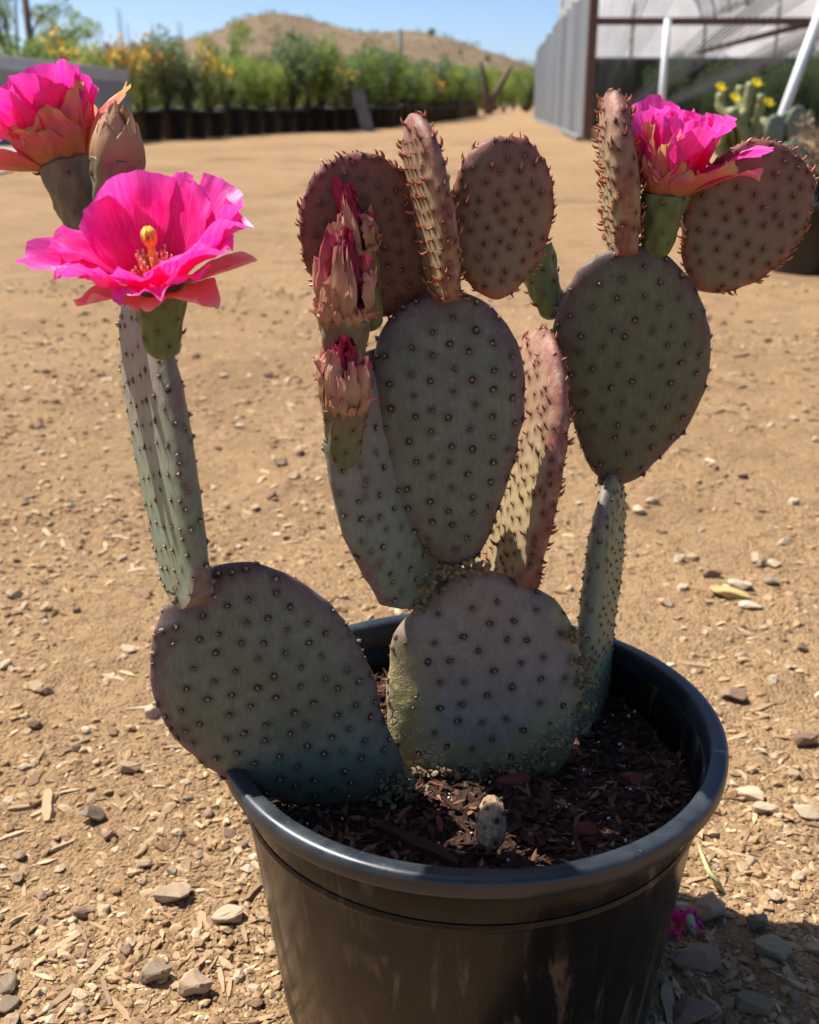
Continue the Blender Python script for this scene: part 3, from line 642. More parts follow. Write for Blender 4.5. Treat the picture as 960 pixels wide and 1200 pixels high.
def make_pad(parent, ol, O, ex, ey, T, mat, style='wool', sp=.0145, sz=.0019, seed=1, bend=0.0, twist=0.0, wav=.0012, base_cut=.0, label=None, edge_sp=.55, pw=2.8, bulge=.0006, edge_rows=1.0, foot=0.0):
    """ol: outline (n,2) in the pad plane, y along the pad from its base"""
    ex, ey = nrm(ex), np.asarray(ey, float); ey = nrm(ey - ex*np.dot(ex, ey)); n = np.cross(ex, ey)
    if n[1] > 0: n = -n                      # front side faces the camera
    ol = np.asarray(ol, float); r = np.random.default_rng(seed)
    cen = (ol.max(0) + ol.min(0))/2; d = ol - cen; th = np.arctan2(d[:, 1], d[:, 0]); rr_ = np.hypot(d[:, 0], d[:, 1]); o = np.argsort(th); th = th[o]; rr_ = rr_[o]
    NTH, NR = 176, 40; tt_ = np.linspace(-np.pi, np.pi, NTH, endpoint=False)
    rad = np.interp(tt_, np.concatenate([th-2*np.pi, th, th+2*np.pi]), np.tile(rr_, 3))
    for _ in range(4): rad = (np.roll(rad, 1)+2*rad+np.roll(rad, -1))/4
    rad = rad*(1 + .012*vnoise(tt_*3.3+seed, tt_*0+seed, seed) + .010*vnoise(tt_*9+seed, tt_*0, seed+4))
    dirs = np.stack([np.cos(tt_), np.sin(tt_)], 1); ymin, ymax = ol[:, 1].min(), ol[:, 1].max()
    def uvmap(p2):   # 2-D -> s (0 centre, 1 edge)
        q = p2 - cen; t = np.arctan2(q[:, 1], q[:, 0]); rb = np.interp(t, np.append(tt_, np.pi), np.append(rad, rad[0])); return np.hypot(q[:, 0], q[:, 1])/rb
    def thick(s, h=None):
        if h is not None: s = s*(1-foot*np.exp(-(np.clip(h, 0, 1)/.10)**2))
        return T/2*np.maximum(0, 1-np.clip(s, 0, 1)**pw)**.5
    def place(p2, z):
        h = (p2[:, 1]-ymin)/(ymax-ymin); zz = z + bend*(h**2) + twist*(p2[:, 0]-cen[0])*h
        if wav: zz = zz + wav*2*vnoise(p2[:, 0]*28+seed*7, p2[:, 1]*28, seed)
        return O + p2[:, :1]*ex + p2[:, 1:2]*ey + zz[:, None]*n
    sr = np.sin(np.linspace(0, np.pi/2, NR+1))[1:]
    ring = np.concatenate([cen + s*rad[:, None]*dirs for s in sr])           # NR*NTH
    S = np.repeat(sr, NTH); P2 = np.concatenate([[cen], ring, [cen], ring[:-NTH]]); Sall = np.concatenate([[0], S, [0], S[:-NTH]])
    sign = np.concatenate([np.ones(1+NR*NTH), -np.ones(1+(NR-1)*NTH)]); Z = sign*thick(Sall, (P2[:, 1]-ymin)/(ymax-ymin)); Z[1+(NR-1)*NTH:1+NR*NTH] = 0
    V = place(P2, Z)
    i, k = np.meshgrid(np.arange(NR-1), np.arange(NTH), indexing='ij'); i = i.ravel(); k = k.ravel(); k2 = (k+1) % NTH
    f1 = np.stack([1+i*NTH+k, 1+(i+1)*NTH+k, 1+(i+1)*NTH+k2, 1+i*NTH+k2], 1)
    ob = 1+NR*NTH
    def bi(i, k): return np.where(i == NR-1, 1+(NR-1)*NTH+k, ob+1+i*NTH+k)
    f2 = np.stack([bi(i, k), bi(i, k2), bi(i+1, k2), bi(i+1, k)], 1)
    ks = np.arange(NTH); kn = (ks+1) % NTH
    t1 = np.stack([np.zeros(NTH, int), 1+ks, 1+kn], 1); t2 = np.stack([np.full(NTH, ob), bi(np.zeros(NTH, int), kn), bi(np.zeros(NTH, int), ks)], 1)
    # quincunx of areoles on both faces, and along the margin
    rot = R(r.uniform(25, 60)); g = np.arange(-14, 15); A, B = np.meshgrid(g, g)
    L2 = np.stack([(A.ravel() + .5*(B.ravel() % 2))*sp, B.ravel()*sp*.87], 1); L2 = L2 @ np.array([[math.cos(rot), -math.sin(rot)], [math.sin(rot), math.cos(rot)]]) + cen
    AP, AS, AE = [], [], []
    for sg in (1, -1):
        p2 = L2 + r.normal(0, sp*.11, L2.shape); s = uvmap(p2); m = (s < .90) & ((p2[:, 1]-ymin)/(ymax-ymin) > base_cut)
        AP.append(p2[m]); AS.append(np.full(m.sum(), float(sg))); AE.append(np.zeros(m.sum()))
    per = np.concatenate([[0], np.cumsum(np.hypot(*np.diff(np.vstack([rad[:, None]*dirs, rad[:1, None]*dirs[:1]]), axis=0).T))])
    ne = max(6, int(per[-1]/(sp*edge_sp)*edge_rows)); fe_ = r.uniform(-.85, .85, ne)*(.42 if edge_rows < 1.2 else 1); te = np.interp((np.arange(ne)+r.uniform(-.3, .3, ne)) % ne * per[-1]/ne, per, np.append(tt_, np.pi))
    re = np.interp(te, np.append(tt_, np.pi), np.append(rad, rad[0])); se = (1-fe_**2)**(1/pw)*r.uniform(.985, 1.0, ne)
    pe = cen + (re*se)[:, None]*np.stack([np.cos(te), np.sin(te)], 1); m = (pe[:, 1]-ymin)/(ymax-ymin) > max(base_cut, .05)
    AP.append(pe[m]); AS.append(np.where(fe_[m] > 0, 1., -1.)); AE.append(np.ones(m.sum()))
    AP, AS, AE = np.concatenate(AP), np.concatenate(AS), np.concatenate(AE)
    def surf(p2, sg): return place(p2, sg*thick(uvmap(p2), (p2[:, 1]-ymin)/(ymax-ymin)))
    e = 4e-4; P = surf(AP, AS)
    dX = surf(AP+[e, 0], AS) - surf(AP-[e, 0], AS); dY = surf(AP+[0, e], AS) - surf(AP-[0, e], AS)
    NN = np.cross(dX, dY); NN /= np.linalg.norm(NN, axis=1)[:, None]+1e-12
    NN *= np.sign(np.sum(NN*(n*AS[:, None]), 1))[:, None]+1e-9
    q = AP-cen; out = (q[:, :1]*ex + q[:, 1:2]*ey); out /= np.linalg.norm(out, axis=1)[:, None]+1e-9
    s_ = np.clip(uvmap(AP), 0, 1); b = np.clip((s_-.93)/.07, 0, 1)[:, None]
    NN = NN*(1-b*.8) + out*b; NN /= np.linalg.norm(NN, axis=1)[:, None]
    # halo and low swelling round each areole
    ar = np.zeros(len(V)); ra = sz*1.35
    for p in P:
        near = np.where(np.abs(V[:, 0]-p[0]) < 3*ra)[0]
        dd = np.sum((V[near]-p)**2, 1); ar[near] = np.maximum(ar[near], np.exp(-dd/(ra*ra)))
    wide = np.zeros(len(V)); rw = sp*.32
    for p, nn in zip(P, NN):
        near = np.where(np.abs(V[:, 0]-p[0]) < 2.5*rw)[0]
        dd = np.sum((V[near]-p)**2, 1); w = np.exp(-dd/(rw*rw)); V[near] += (w*bulge)[:, None]*nn
    P = P + NN*bulge*.9
    al = (P2[:, 1]-ymin)/(ymax-ymin)
    o = put('pad', V, [f1, f2, t1, t2], mat, parent, loc=O, attrs={'edge': Sall, 'areole': ar, 'along': al}, label=label)
    areole_part(o, P, NN, np.tile(ey, (len(P), 1)), style, AE, sz, seed+50)
    return o
def face_pad(parent, pts, base, Y, yaw, tilt, T, mat, **k):
    """a pad that faces the camera, its outline measured in the photograph and laid on its own plane"""
    a, t = R(yaw), R(tilt); n = np.array([math.sin(a)*math.cos(t), -math.cos(a)*math.cos(t), -math.sin(t)])
    O = PY(base[0], base[1], Y); pw_ = np.array([PP(x, y, O, n) for x, y in pts])
    ex = nrm(np.array([math.cos(a), math.sin(a), 0])); ey = nrm(np.cross(ex, n)); ey = ey if ey[2] > 0 else -ey
    cen = pw_.mean(0); up = nrm(cen - O); ey2 = up - n*np.dot(up, n); ey2 = nrm(ey2); ex2 = np.cross(ey2, n)
    q = np.array([[np.dot(p-O, ex2), np.dot(p-O, ey2)] for p in pw_])
    return make_pad(parent, q, O, ex2, ey2, T, mat, **k)
def ovate(L, W, n=60, wide=.6, blunt=2.2, neck=.35):
    v = np.linspace(0, 1, n); w = np.where(v < wide, (neck+(1-neck)*np.sin(np.pi/2*np.clip(v/wide, 0, 1)))*np.clip(v/.06, 0, 1)**.5, np.maximum(0, 1-np.clip((v-wide)/(1-wide), 0, 1)**blunt)**.5)
    return np.concatenate([np.stack([W/2*w, L*v], 1), np.stack([-W/2*w, L*v], 1)[::-1]])
def edge_pad(parent, a, Ya, b, Yb, beta, side, W, T, mat, wide=.6, neck=.4, blunt=2.6, pw=3.6, edge_rows=1.6, **k):
    """a pad seen nearly edge-on; beta = how far its face turns to the camera, side -1: left face shows, +1: right face shows"""
    A, B = PY(a[0], a[1], Ya), PY(b[0], b[1], Yb); be = R(beta)
    w = np.array([-side*math.sin(be), -math.cos(be), 0.0]); L = np.linalg.norm(B-A); ax0 = (B-A)/L; w = w - ax0*np.dot(w, ax0)
    return make_pad(parent, ovate(L, W, wide=wide, neck=neck, blunt=blunt), A, w, B-A, T, mat, pw=pw, edge_rows=edge_rows, foot=.2, **k)

def frame_from(axis_):
    a = nrm(axis_); ref = np.array([1., 0, 0]); x = nrm(ref - a*np.dot(a, ref)); return x, np.cross(a, x), a
def petal_mesh(O, fr, L, W, phi, e0, e1, r0, cup=.25, ruf=.08, seed=0, rag=.07, base=.28, z0=0.0, nu=17, nv=18, tipw=1.0, pinch=0.0, curl=1.3):
    r = np.random.default_rng(seed); ex, ey, ez = fr; er = ex*math.cos(phi)+ey*math.sin(phi); et = -ex*math.sin(phi)+ey*math.cos(phi)
    v = np.linspace(0, 1, nv); vv = np.linspace(0, 1.25, 60); el = R(e0)+(R(e1)-R(e0))*vv**curl
    rd = r0+np.concatenate([[0], np.cumsum(np.cos(el[:-1]))*L*1.25/59]); ht = z0+np.concatenate([[0], np.cumsum(np.sin(el[:-1]))*L*1.25/59])
    u = np.linspace(-1, 1, nu); U, Vg = np.meshgrid(u, v)
    ragn = rag*(vnoise(U*3.1+seed*3.7, U*0+seed, seed)*2 + vnoise(U*9+seed, U*0, seed+3))
    ve = Vg*(1-.26*np.abs(U)**2.4*tipw + ragn*Vg**5)
    w = W/2*(base+(1-base)*np.sin(np.pi/2*np.clip(Vg/.68, 0, 1)))*(1-pinch*np.clip((Vg-.6)/.4, 0, 1)**1.5)
    rr_ = np.interp(ve, vv, rd); hh = np.interp(ve, vv, ht); ee = np.interp(ve, vv, el)
    wob = ruf*W*(vnoise(U*5+seed*1.3, Vg*2+seed, seed+2)*2.2*Vg**3 + np.sin(U*r.uniform(2.2, 4)+r.uniform(0, 6))*Vg**2*.6 + vnoise(U*2.3+seed, Vg*3+seed*2, seed+9)*1.6*Vg + vnoise(U*6+seed, Vg*7, seed+5)*.6*Vg)
    dn = cup*w*U*U + wob
    nr_ = -np.sin(ee)*dn; nz_ = np.cos(ee)*dn
    P = O + (rr_+nr_)[..., None]*er + (hh+nz_)[..., None]*ez + (U*w)[..., None]*et
    i, j = np.meshgrid(np.arange(nv-1), np.arange(nu-1), indexing='ij'); i = i.ravel(); j = j.ravel()
    q = np.stack([i*nu+j, i*nu+j+1, (i+1)*nu+j+1, (i+1)*nu+j], 1)
    return P.reshape(-1, 3), q, {'u': U.ravel(), 'v': Vg.ravel()}
def petal(parent, mat, *a, name='petal', **k):
    V, q, at = petal_mesh(*a, **k); return put(name, V, [q], mat, parent, attrs=at)
def tube_body(parent, name, base, top, r0, r1, mat, seed, style='hook', nar=22, mid=None, sz=.0012, cap=True, cupd=.004):
    """the green tube under a flower, or a fruit"""
    base, top = np.asarray(base), np.asarray(top); fr = frame_from(top-base); L = np.linalg.norm(top-base); r = np.random.default_rng(seed)
    v = np.array([0, .03, .1, .2, .35, .5, .65, .8, .92, 1.0]); rad = r0*.72+(r1-r0*.72)*v**.72; rad[0] = r0*.2; rad[1] = r0*.55; rad[-1] *= .985
    if mid: rad += mid*np.sin(np.pi*v)
    prof = smooth_prof(np.stack([rad, v*L], 1), 3); prof = np.vstack([prof, [r1*.96, L-.0006], [r1*.84, L-.0030], [.0005, L-cupd]])
    V, q = lathe(prof, 40); t = np.arctan2(V[:, 1], V[:, 0]); k = 1+.05*np.sin(t*5+V[:, 2]*260)+.045*np.sin(t*8-V[:, 2]*300)+.05*vnoise(t*2.5, V[:, 2]*160, seed); V[:, 0] *= k; V[:, 1] *= k
    al = np.clip(V[:, 2]/L, 0, 1); Wv = base + V[:, :1]*fr[0]+V[:, 1:2]*fr[1]+V[:, 2:]*fr[2]
    hh = .12+.86*(np.arange(nar)+.5)/nar; ph = np.arange(nar)*2.39996+r.uniform(0, 6); rb = np.interp(hh, v, rad)
    dn = np.cos(ph)[:, None]*fr[0]+np.sin(ph)[:, None]*fr[1]; P = base + dn*rb[:, None]*1.02 + (hh*L)[:, None]*fr[2]
    ar = np.zeros(len(Wv))
    for p in P: ar = np.maximum(ar, np.exp(-np.sum((Wv-p)**2, 1)/(sz*1.5)**2))
    o = put(name, Wv, [q], mat, parent, loc=base, attrs={'edge': al*.6, 'areole': ar, 'along': al})
    areole_part(o, P, dn, np.tile(fr[2], (nar, 1)), style, np.zeros(nar), sz, seed+9)
    return o, fr, L

# ------------------------------------------------------------------ the cactus
CB = PZ(540, 915, SOIL_Z)
cactus = empty('prickly_pear_cactus', CB, 'purple green prickly pear cactus with magenta flowers growing in the black pot', 'cactus')
PA = [(180,750),(177,780),(185,827),(200,857),(227,883),(260,907),(293,923),(327,937),(347,943),(373,942),(407,940),(437,936),(462,925),(480,905),(470,890),(453,853),(443,827),(427,773),(413,743),(393,717),(367,693),(340,677),(310,665),(283,661),(260,664),(243,672),(225,690),(207,703),(190,722)]
PB = [(473,727),(463,740),(459,780),(455,827),(459,860),(470,895),(478,925),(510,935),(560,940),(610,930),(655,905),(672,868),(680,835),(683,787),(677,757),(667,727),(650,703),(627,690),(600,678),(563,664),(530,672),(510,690),(493,709)]
PC = [(446,391),(456,374),(470,362),(496,350),(531,341),(560,347),(581,364),(598,389),(610,418),(614,440),(613,465),(606,511),(595,557),(581,600),(567,637),(556,660),(531,666),(512,656),(489,628),(462,594),(443,550),(434,504),(434,461),(437,426)]
PG = [(650,383),(660,350),(677,320),(700,300),(727,290),(750,288),(780,297),(800,317),(817,343),(827,373),(832,403),(828,441),(816,480),(793,514),(766,541),(742,564),(722,570),(703,560),(682,522),(673,495),(664,457),(651,411)]
PH = [(380,352),(367,325),(356,286),(353,255),(360,223),(379,194),(407,180),(436,180),(460,193),(478,212),(490,240),(499,272),(506,308),(508,336),(500,352),(470,366),(430,368),(400,362)]
PK_ = [(533,237),(538,205),(552,180),(574,164),(602,161),(623,170),(637,191),(646,223),(645,262),(637,290),(620,318),(599,343),(584,352),(567,347),(549,329),(538,311),(534,272)]
PN = [(802,277),(807,237),(817,213),(840,190),(870,170),(893,165),(920,173),(940,187),(952,213),(949,250),(933,283),(907,310),(873,333),(840,343),(817,340),(805,317)]
face_pad(cactus, PA, (470, 922), .514, 14, -1, .020, M['pad_scarred'], seed=3, sp=.0126, sz=.0019, bend=-.002, wav=.0016, label='broad dark grey green pad leaning out over the left of the rim')
face_pad(cactus, PB, (560, 938), .537, 4, -7, .026, M['pad_old'], style='cork', seed=7, sp=.0150, sz=.0020, wav=.003, base_cut=.14, label='old corky pad rooted in the soil')
face_pad(cactus, PC, (538, 666), .547, 6, -2, .019, M['pad'], seed=12, sp=.0122, sz=.0018, wav=.0014, label='tall oval grey green pad at the middle')
face_pad(cactus, PH, (490, 356), .561, 5, 3, .013, M['pad_red'], style='hook_bright', seed=15, sp=.0084, sz=.0018, edge_sp=.26, label='young dark red rounded pad behind the withered flowers')
face_pad(cactus, PK_, (575, 352), .550, 7, 3, .013, M['pad_young'], style='hook_bright', seed=18, sp=.0080, sz=.0017, edge_sp=.26, label='young brownish oval pad on top of the middle pad')
edge_pad(cactus, (521, 354), .548, (485, 132), .542, 15, -1, .056, .0120, M['pad_tip'], style='hook_bright', seed=21, sp=.0076, sz=.0016, wide=.45, neck=.6, edge_sp=.5, pw=5, label='narrow young pink pad seen from its edge above the middle pad')
edge_pad(cactus, (596, 690), .574, (634, 386), .602, 14, -1, .092, .0170, M['pad_tip'], style='hook_bright', seed=24, sp=.0100, sz=.0018, wide=.5, neck=.55, edge_sp=.4, pw=5, label='young pad seen from its edge with one pale sunlit face')
edge_pad(cactus, (506, 690), .562, (424, 415), .548, 40, 1, .096, .020, M['pad_teal'], seed=27, sp=.0130, sz=.0017, wide=.42, neck=.62, label='blue green pad with a purple edge tucked behind the middle pad')
edge_pad(cactus, (686, 872), .588, (720, 550), .636, 22, 1, .074, .0140, M['pad_pale'], seed=30, sp=.0100, sz=.0014, wide=.5, neck=.7, blunt=3.5, pw=5.5, label='slim pale green pad seen from its edge')
face_pad(cactus, PG, (718, 568), .632, 7, 7, .019, M['pad_green'], seed=33, sp=.0136, sz=.0019, label='upper right dark green oval pad')
edge_pad(cactus, (729, 299), .628, (719, 106), .618, -3, -1, .060, .0175, M['pad_tip'], style='hook_bright', seed=36, sp=.0080, sz=.0017, wide=.45, neck=.65, edge_sp=.5, pw=4, label='narrow young red pad standing beside the right hand flower')
face_pad(cactus, PN, (813, 338), .630, 2, 4, .014, M['pad_young'], style='hook_bright', seed=39, sp=.0104, sz=.0019, edge_sp=.22, label='young olive red rounded pad beside the right hand flower')
edge_pad(cactus, (222, 708), .493, (156, 336), .520, 27, -1, .092, .0150, M['pad_teal'], seed=42, sp=.0136, sz=.0016, wide=.55, neck=.62, pw=6, wav=.0004, bulge=.0003, label='tall narrow pad carrying the two left flowers')

# ---- open flowers
def flower(bpx, bY, tpx, tY, r0, r1, petals, tilt_to=None, seed=1, nar=20, stig=True, mat='ovary', axis_=None, L0=.045):
    b, t = PY(*bpx, bY), PY(*tpx, tY)
    o, fr, L = tube_body(cactus, 'flower', b, t, r0, r1, M[mat], seed, nar=nar)
    fr = frame_from(axis_) if axis_ is not None else fr
    for i, p in enumerate(petals):
        m, phi, Lp, W, e0, e1 = p[:6]; kw = dict(p[6]) if len(p) > 6 else {}
        kw.setdefault('ruf', .07); kw.setdefault('cup', .22)
        rr0 = kw.pop('r0', r1*.72)
        petal(o, M[m], t, fr, Lp, W, R(phi), e0, e1, rr0, seed=seed*40+i, name='tepal' if 'tepal' in m else 'petal', **kw)
    if stig:
        mb = MB(); st = t + fr[2]*(-.002); ax = fr[2]
        mb.tube([st + ax*s for s in (0, .008, .016, .0195)], np.array([.0026, .0021, .0018, .0016]), 8)
        for k in range(6):
            a = k*math.pi/3; d = fr[0]*math.cos(a)+fr[1]*math.sin(a)
            mb.tube([st+ax*.0185+d*.0008, st+ax*.0215+d*.0022, st+ax*.0245+d*.0022, st+ax*.0268+d*.0010], np.array([.0010, .0012, .0012, .0005]), 6)
        mb.put('stigma', M['stigma'], o, smooth=True)
        mb = MB(); r = np.random.default_rng(seed)
        ma = MB()
        for k in range(70):
            a = r.uniform(0, 6.28); q = r.uniform(.004, .010); d = fr[0]*math.cos(a)+fr[1]*math.sin(a); hgt = r.uniform(.008, .017)
            e_ = st+d*q+ax*hgt; mb.tube([st+d*.003, st+d*q*.7+ax*hgt*.6, e_], .00035, 4)
            ma.box(e_, (.0008, .0008, .0013))
        mb.put('filaments', M['filament'], o, smooth=True, kind='stuff'); ma.put('anthers', M['anther'], o, kind='stuff')
    return o
# azimuth: 0 right, 90 away from the camera, -90 towards it
F1 = []
for phi, L, W, e0, e1, m in [(96, .050, .048, 70, 64, 'petal'), (60, .050, .042, 66, 52, 'petal'), (132, .046, .042, 66, 54, 'petal'), (28, .053, .044, 48, 36, 'petal'), (-4, .047, .036, 40, 26, 'petal'),
                             (166, .046, .036, 36, 22, 'petal'), (190, .057, .038, 26, 6, 'petal'), (228, .042, .040, 28, 8, 'petal'), (-40, .045, .040, 36, 12, 'petal'), (-72, .037, .042, 26, -16, 'petal'), (-112, .034, .040, 30, 4, 'petal')]:
    F1.append((m, phi, L*.89, W*.98, e0+4, e1+5, {'ruf': .10, 'rag': .035, 'tipw': 1.15, 'cup': .26, 'base': .24}))
for phi, L, W, e0, e1 in [(-44, .030, .026, 14, -26), (6, .034, .020, 20, 6), (205, .027, .024, 10, -6), (100, .030, .022, 50, 40), (-95, .020, .024, 12, -12)]:
    F1.append(('tepal_pink', phi, L, W, e0, e1, {'z0': -.002, 'r0': .009, 'pinch': .45, 'rag': .05}))
flower((192, 421), .470, (186, 334), .470, .0078, .0118, F1, seed=3, axis_=(-.08, -.16, 1.0), nar=20)
F2 = []
for phi, L, W, e0, e1, m in [(-100, .042, .034, 66, 80, 'petal_back'), (-58, .044, .036, 66, 82, 'petal_back'), (-140, .044, .036, 60, 66, 'petal_back'), (185, .046, .036, 54, 52, 'petal_back'), (-20, .042, .034, 66, 86, 'petal_back'), (20, .042, .034, 66, 84, 'petal_back'),
                             (60, .044, .034, 66, 80, 'petal'), (100, .044, .036, 60, 74, 'petal'), (145, .046, .036, 56, 60, 'petal'), (-80, .036, .030, 72, 96, 'petal'), (120, .036, .03, 70, 90, 'petal')]:
    F2.append((m, phi, L*.95, W*1.06, e0, e1, {'ruf': .12, 'cup': .30, 'rag': .05, 'tipw': 1.05}))
for phi, L, W, e0, e1, m in [(-120, .024, .024, 50, 62, 'tepal'), (-75, .026, .024, 54, 66, 'tepal'), (-160, .032, .020, 34, 8, 'tepal_pink'), (-175, .038, .020, 24, -4, 'tepal'), (-30, .034, .022, 62, 70, 'tepal'), (10, .040, .018, 48, 36, 'tepal'), (200, .036, .022, 30, 18, 'tepal_pink'), (60, .032, .02, 50, 50, 'tepal'), (-100, .020, .02, 50, 60, 'tepal')]:
    F2.append((m, phi, L, W, e0, e1, {'z0': -.002, 'r0': .0105, 'pinch': .3, 'rag': .06, 'cup': .3, 'ruf': .12}))
flower((128, 338), .530, (76, 190), .538, .0065, .0128, F2, seed=5, stig=False, nar=24, mat='fruit')
F3 = []
for phi, L, W, e0, e1, m in [(-95, .040, .034, 72, 92, 'petal'), (-45, .042, .034, 66, 78, 'petal'), (10, .044, .036, 62, 70, 'petal'), (60, .046, .036, 66, 76, 'petal'), (110, .048, .038, 70, 84, 'petal'), (160, .044, .036, 72, 92, 'petal'), (-150, .042, .034, 70, 92, 'petal'), (85, .040, .03, 78, 92, 'petal'), (-5, .050, .022, 40, 22, 'petal'), (-20, .036, .03, 70, 90, 'petal')]:
    F3.append((m, phi, L, W*1.1, e0, e1, {'ruf': .18, 'cup': .36, 'rag': .07, 'tipw': .8}))
for phi, L, W, e0, e1, m in [(-120, .030, .020, 66, 84, 'tepal'), (-85, .022, .018, 60, 70, 'tepal'), (-100, .036, .021, 70, 86, 'tepal_pink'), (-40, .034, .022, 46, 24, 'tepal'), (-8, .044, .019, 34, 10, 'tepal_pink'), (175, .034, .02, 62, 88, 'tepal_pink'), (-150, .024, .02, 58, 78, 'tepal'), (210, .038, .018, 66, 86, 'tepal'), (-65, .020, .018, 50, 50, 'tepal'), (60, .028, .02, 56, 66, 'tepal'), (120, .03, .02, 60, 70, 'tepal'), (-135, .016, .016, 54, 70, 'tepal')]:
    F3.append((m, phi, L, W, e0, e1, {'z0': -.002, 'r0': .0105, 'pinch': .5, 'rag': .06, 'cup': .3, 'ruf': .12}))
flower((767, 303), .618, (780, 226), .616, .0085, .0128, F3, seed=8, stig=False, nar=26)
# ---- closed tan bud behind the left front flower
b, t = PY(136, 312, .514), PY(138, 184, .511)
o, fr, L = tube_body(cactus, 'bud', b, t, .0085, .0118, M['fruit'], 61, nar=14)
for i in range(16):
    row = i // 6; petal(o, M['bud_tan'], t, fr, .026 - .004*(2-row), .017, R(i*62+row*20), 90 - row*3, 116, .0124 - .0018*row, cup=.55, ruf=.03, seed=600+i, pinch=.75, rag=.02, z0=-.002, name='tepal', curl=.8, base=.6)
# ---- fruits with withered flowers along the top of the left rear pad
def withered(bpx, bY, tpx, tY, r0, r1, tip_px, seed, nar=18, reds=6, red_h=.8, tans=13):
    b, t = PY(*bpx, bY), PY(*tpx, tY); o, fr, L = tube_body(cactus, 'fruit', b, t, r0, r1, M['fruit'], seed, nar=nar, sz=.0014)
    tip = PY(*tip_px, tY); ax = tip-t; Lt = np.linalg.norm(ax); f2 = frame_from(ax); r = np.random.default_rng(seed)
    for i in range(reds):
        petal(o, M['dry_red'], t, f2, Lt*r.uniform(.80, 1.02), .0115, i*6.28/reds+r.uniform(-.4, .4), 78, 112, r1*.42, cup=.5, ruf=.34, seed=seed*30+i, pinch=.15, rag=.22, base=.8, name='withered_petal', curl=1.0, tipw=.6)
    for i in range(tans):
        petal(o, M['dry'] if i % 3 == 0 else M['dry_tan'], t, f2, Lt*r.uniform(.50, .92), .0090, i*2.4+r.uniform(-.3, .3), r.uniform(72, 82), r.uniform(104, 120), r1*.96, cup=.45, ruf=.38, seed=seed*30+100+i, pinch=.4, rag=.24, base=.8, z0=-.0015, name='withered_petal', curl=1.0, tipw=.7)
    for i in range(20):
        petal(o, M['dry_tan'], t, f2, Lt*r.uniform(.16, .34), .0060, i*.65+r.uniform(-.3, .3), r.uniform(62, 92), r.uniform(60, 112), r1*r.uniform(.92, 1.02), cup=.5, ruf=.4, seed=seed*30+200+i, pinch=.45, rag=.25, z0=-.0035, name='withered_tepal', nu=7, nv=8)
    return o
withered((404, 548), .514, (404, 476), .512, .0070, .0112, (402, 396), 71, tans=12)
withered((402, 470), .529, (404, 372), .528, .0085, .0122, (403, 274), 72, tans=15)
withered((434, 388), .546, (420, 296), .546, .0085, .0098, (402, 218), 73, tans=9, reds=5)
tube_body(cactus, 'fruit', PY(650, 374, .622), PY(624, 292, .630), .0078, .0118, M['ovary'], 81, nar=22, sz=.0015)

# crusty cork where pads join
M['cork'] = simple('crusty cork', (.40, .31, .165), .95, .1, .9, 420, (.13, .082, .045), .9)
def crust(pts, Y, r, k, seed):
    r_ = np.random.default_rng(seed); P = []
    for (px, py) in pts:
        c = PY(px, py, Y); P += [c + r_.normal(0, 1, 3)*np.array([r*.9, r*.5, r*.55]) for _ in range(k)]
    P = np.array(P); n = len(P); s = r_.uniform(.0008, .0030, n)
    N = np.array([0, -1., .15]) + r_.normal(0, .45, (n, 3)); N /= np.linalg.norm(N, axis=1)[:, None]; X = np.cross(N, r_.normal(0, 1, (n, 3))); X /= np.linalg.norm(X, axis=1)[:, None]; Yv = np.cross(N, X)
    V, Fs = scatter(ICO1[0], [ICO1[1]], P, X, Yv, N, np.stack([s, s*.75, s*.28], 1)); V += r_.normal(0, .0003, V.shape)
    put('cork_crust', V, Fs, M['cork'], cactus, smooth=False, kind='stuff')
crust([(520, 668), (540, 672), (560, 664), (505, 690), (490, 708)], .540, .004, 22, 1)
crust([(212, 700), (228, 695), (240, 684)], .486, .0028, 22, 2)
crust([(450, 918), (468, 912), (478, 925), (462, 932), (440, 930)], .506, .005, 34, 3)
crust([(684, 800), (684, 830), (678, 852), (684, 775), (676, 745)], .541, .0032, 34, 4)
crust([(718, 562), (710, 565)], .628, .003, 8, 5)
crust([(600, 682)], .562, .003, 12, 6)
crust([(497, 905), (525, 905), (560, 910), (600, 903), (640, 890), (480, 912), (660, 872)], .524, .0042, 34, 7)

# withered fruit fallen on the soil
p = PZ(575, 988, .166); V, Ft = ICO2; r = np.random.default_rng(4)
k = 1 + .16*np.array([mnoise.noise(Vector(v)*3.2) for v in V]) + .12*np.array([mnoise.noise(Vector(v)*8) for v in V])
Vd = V*k[:, None]*np.array([.0085, .0085, .0135]); tl = R(18); Vd = np.stack([Vd[:, 0]*math.cos(tl)+Vd[:, 2]*math.sin(tl)*.3, Vd[:, 1]+Vd[:, 2]*.5, Vd[:, 2]*.9], 1)
fr_o = put('fallen_fruit', Vd + p + np.array([0, .002, .010]), [Ft], M['dead_fruit'], loc=p, label='withered greyish tan cactus fruit lying on the soil in the pot', cat='fruit')
mb = MB()
for i in range(len(V)):
    if V[i, 2] > .25 and i % 2 == 0: c = Vd[i] + p + np.array([0, .002, .010]); mb.tube([c - nrm(V[i])*.0005, c + nrm(V[i])*.0012], np.array([.0013, .0008]), 6)
mb.put('dry_tubercles', M['ar_dark'], fr_o, smooth=True, kind='stuff')
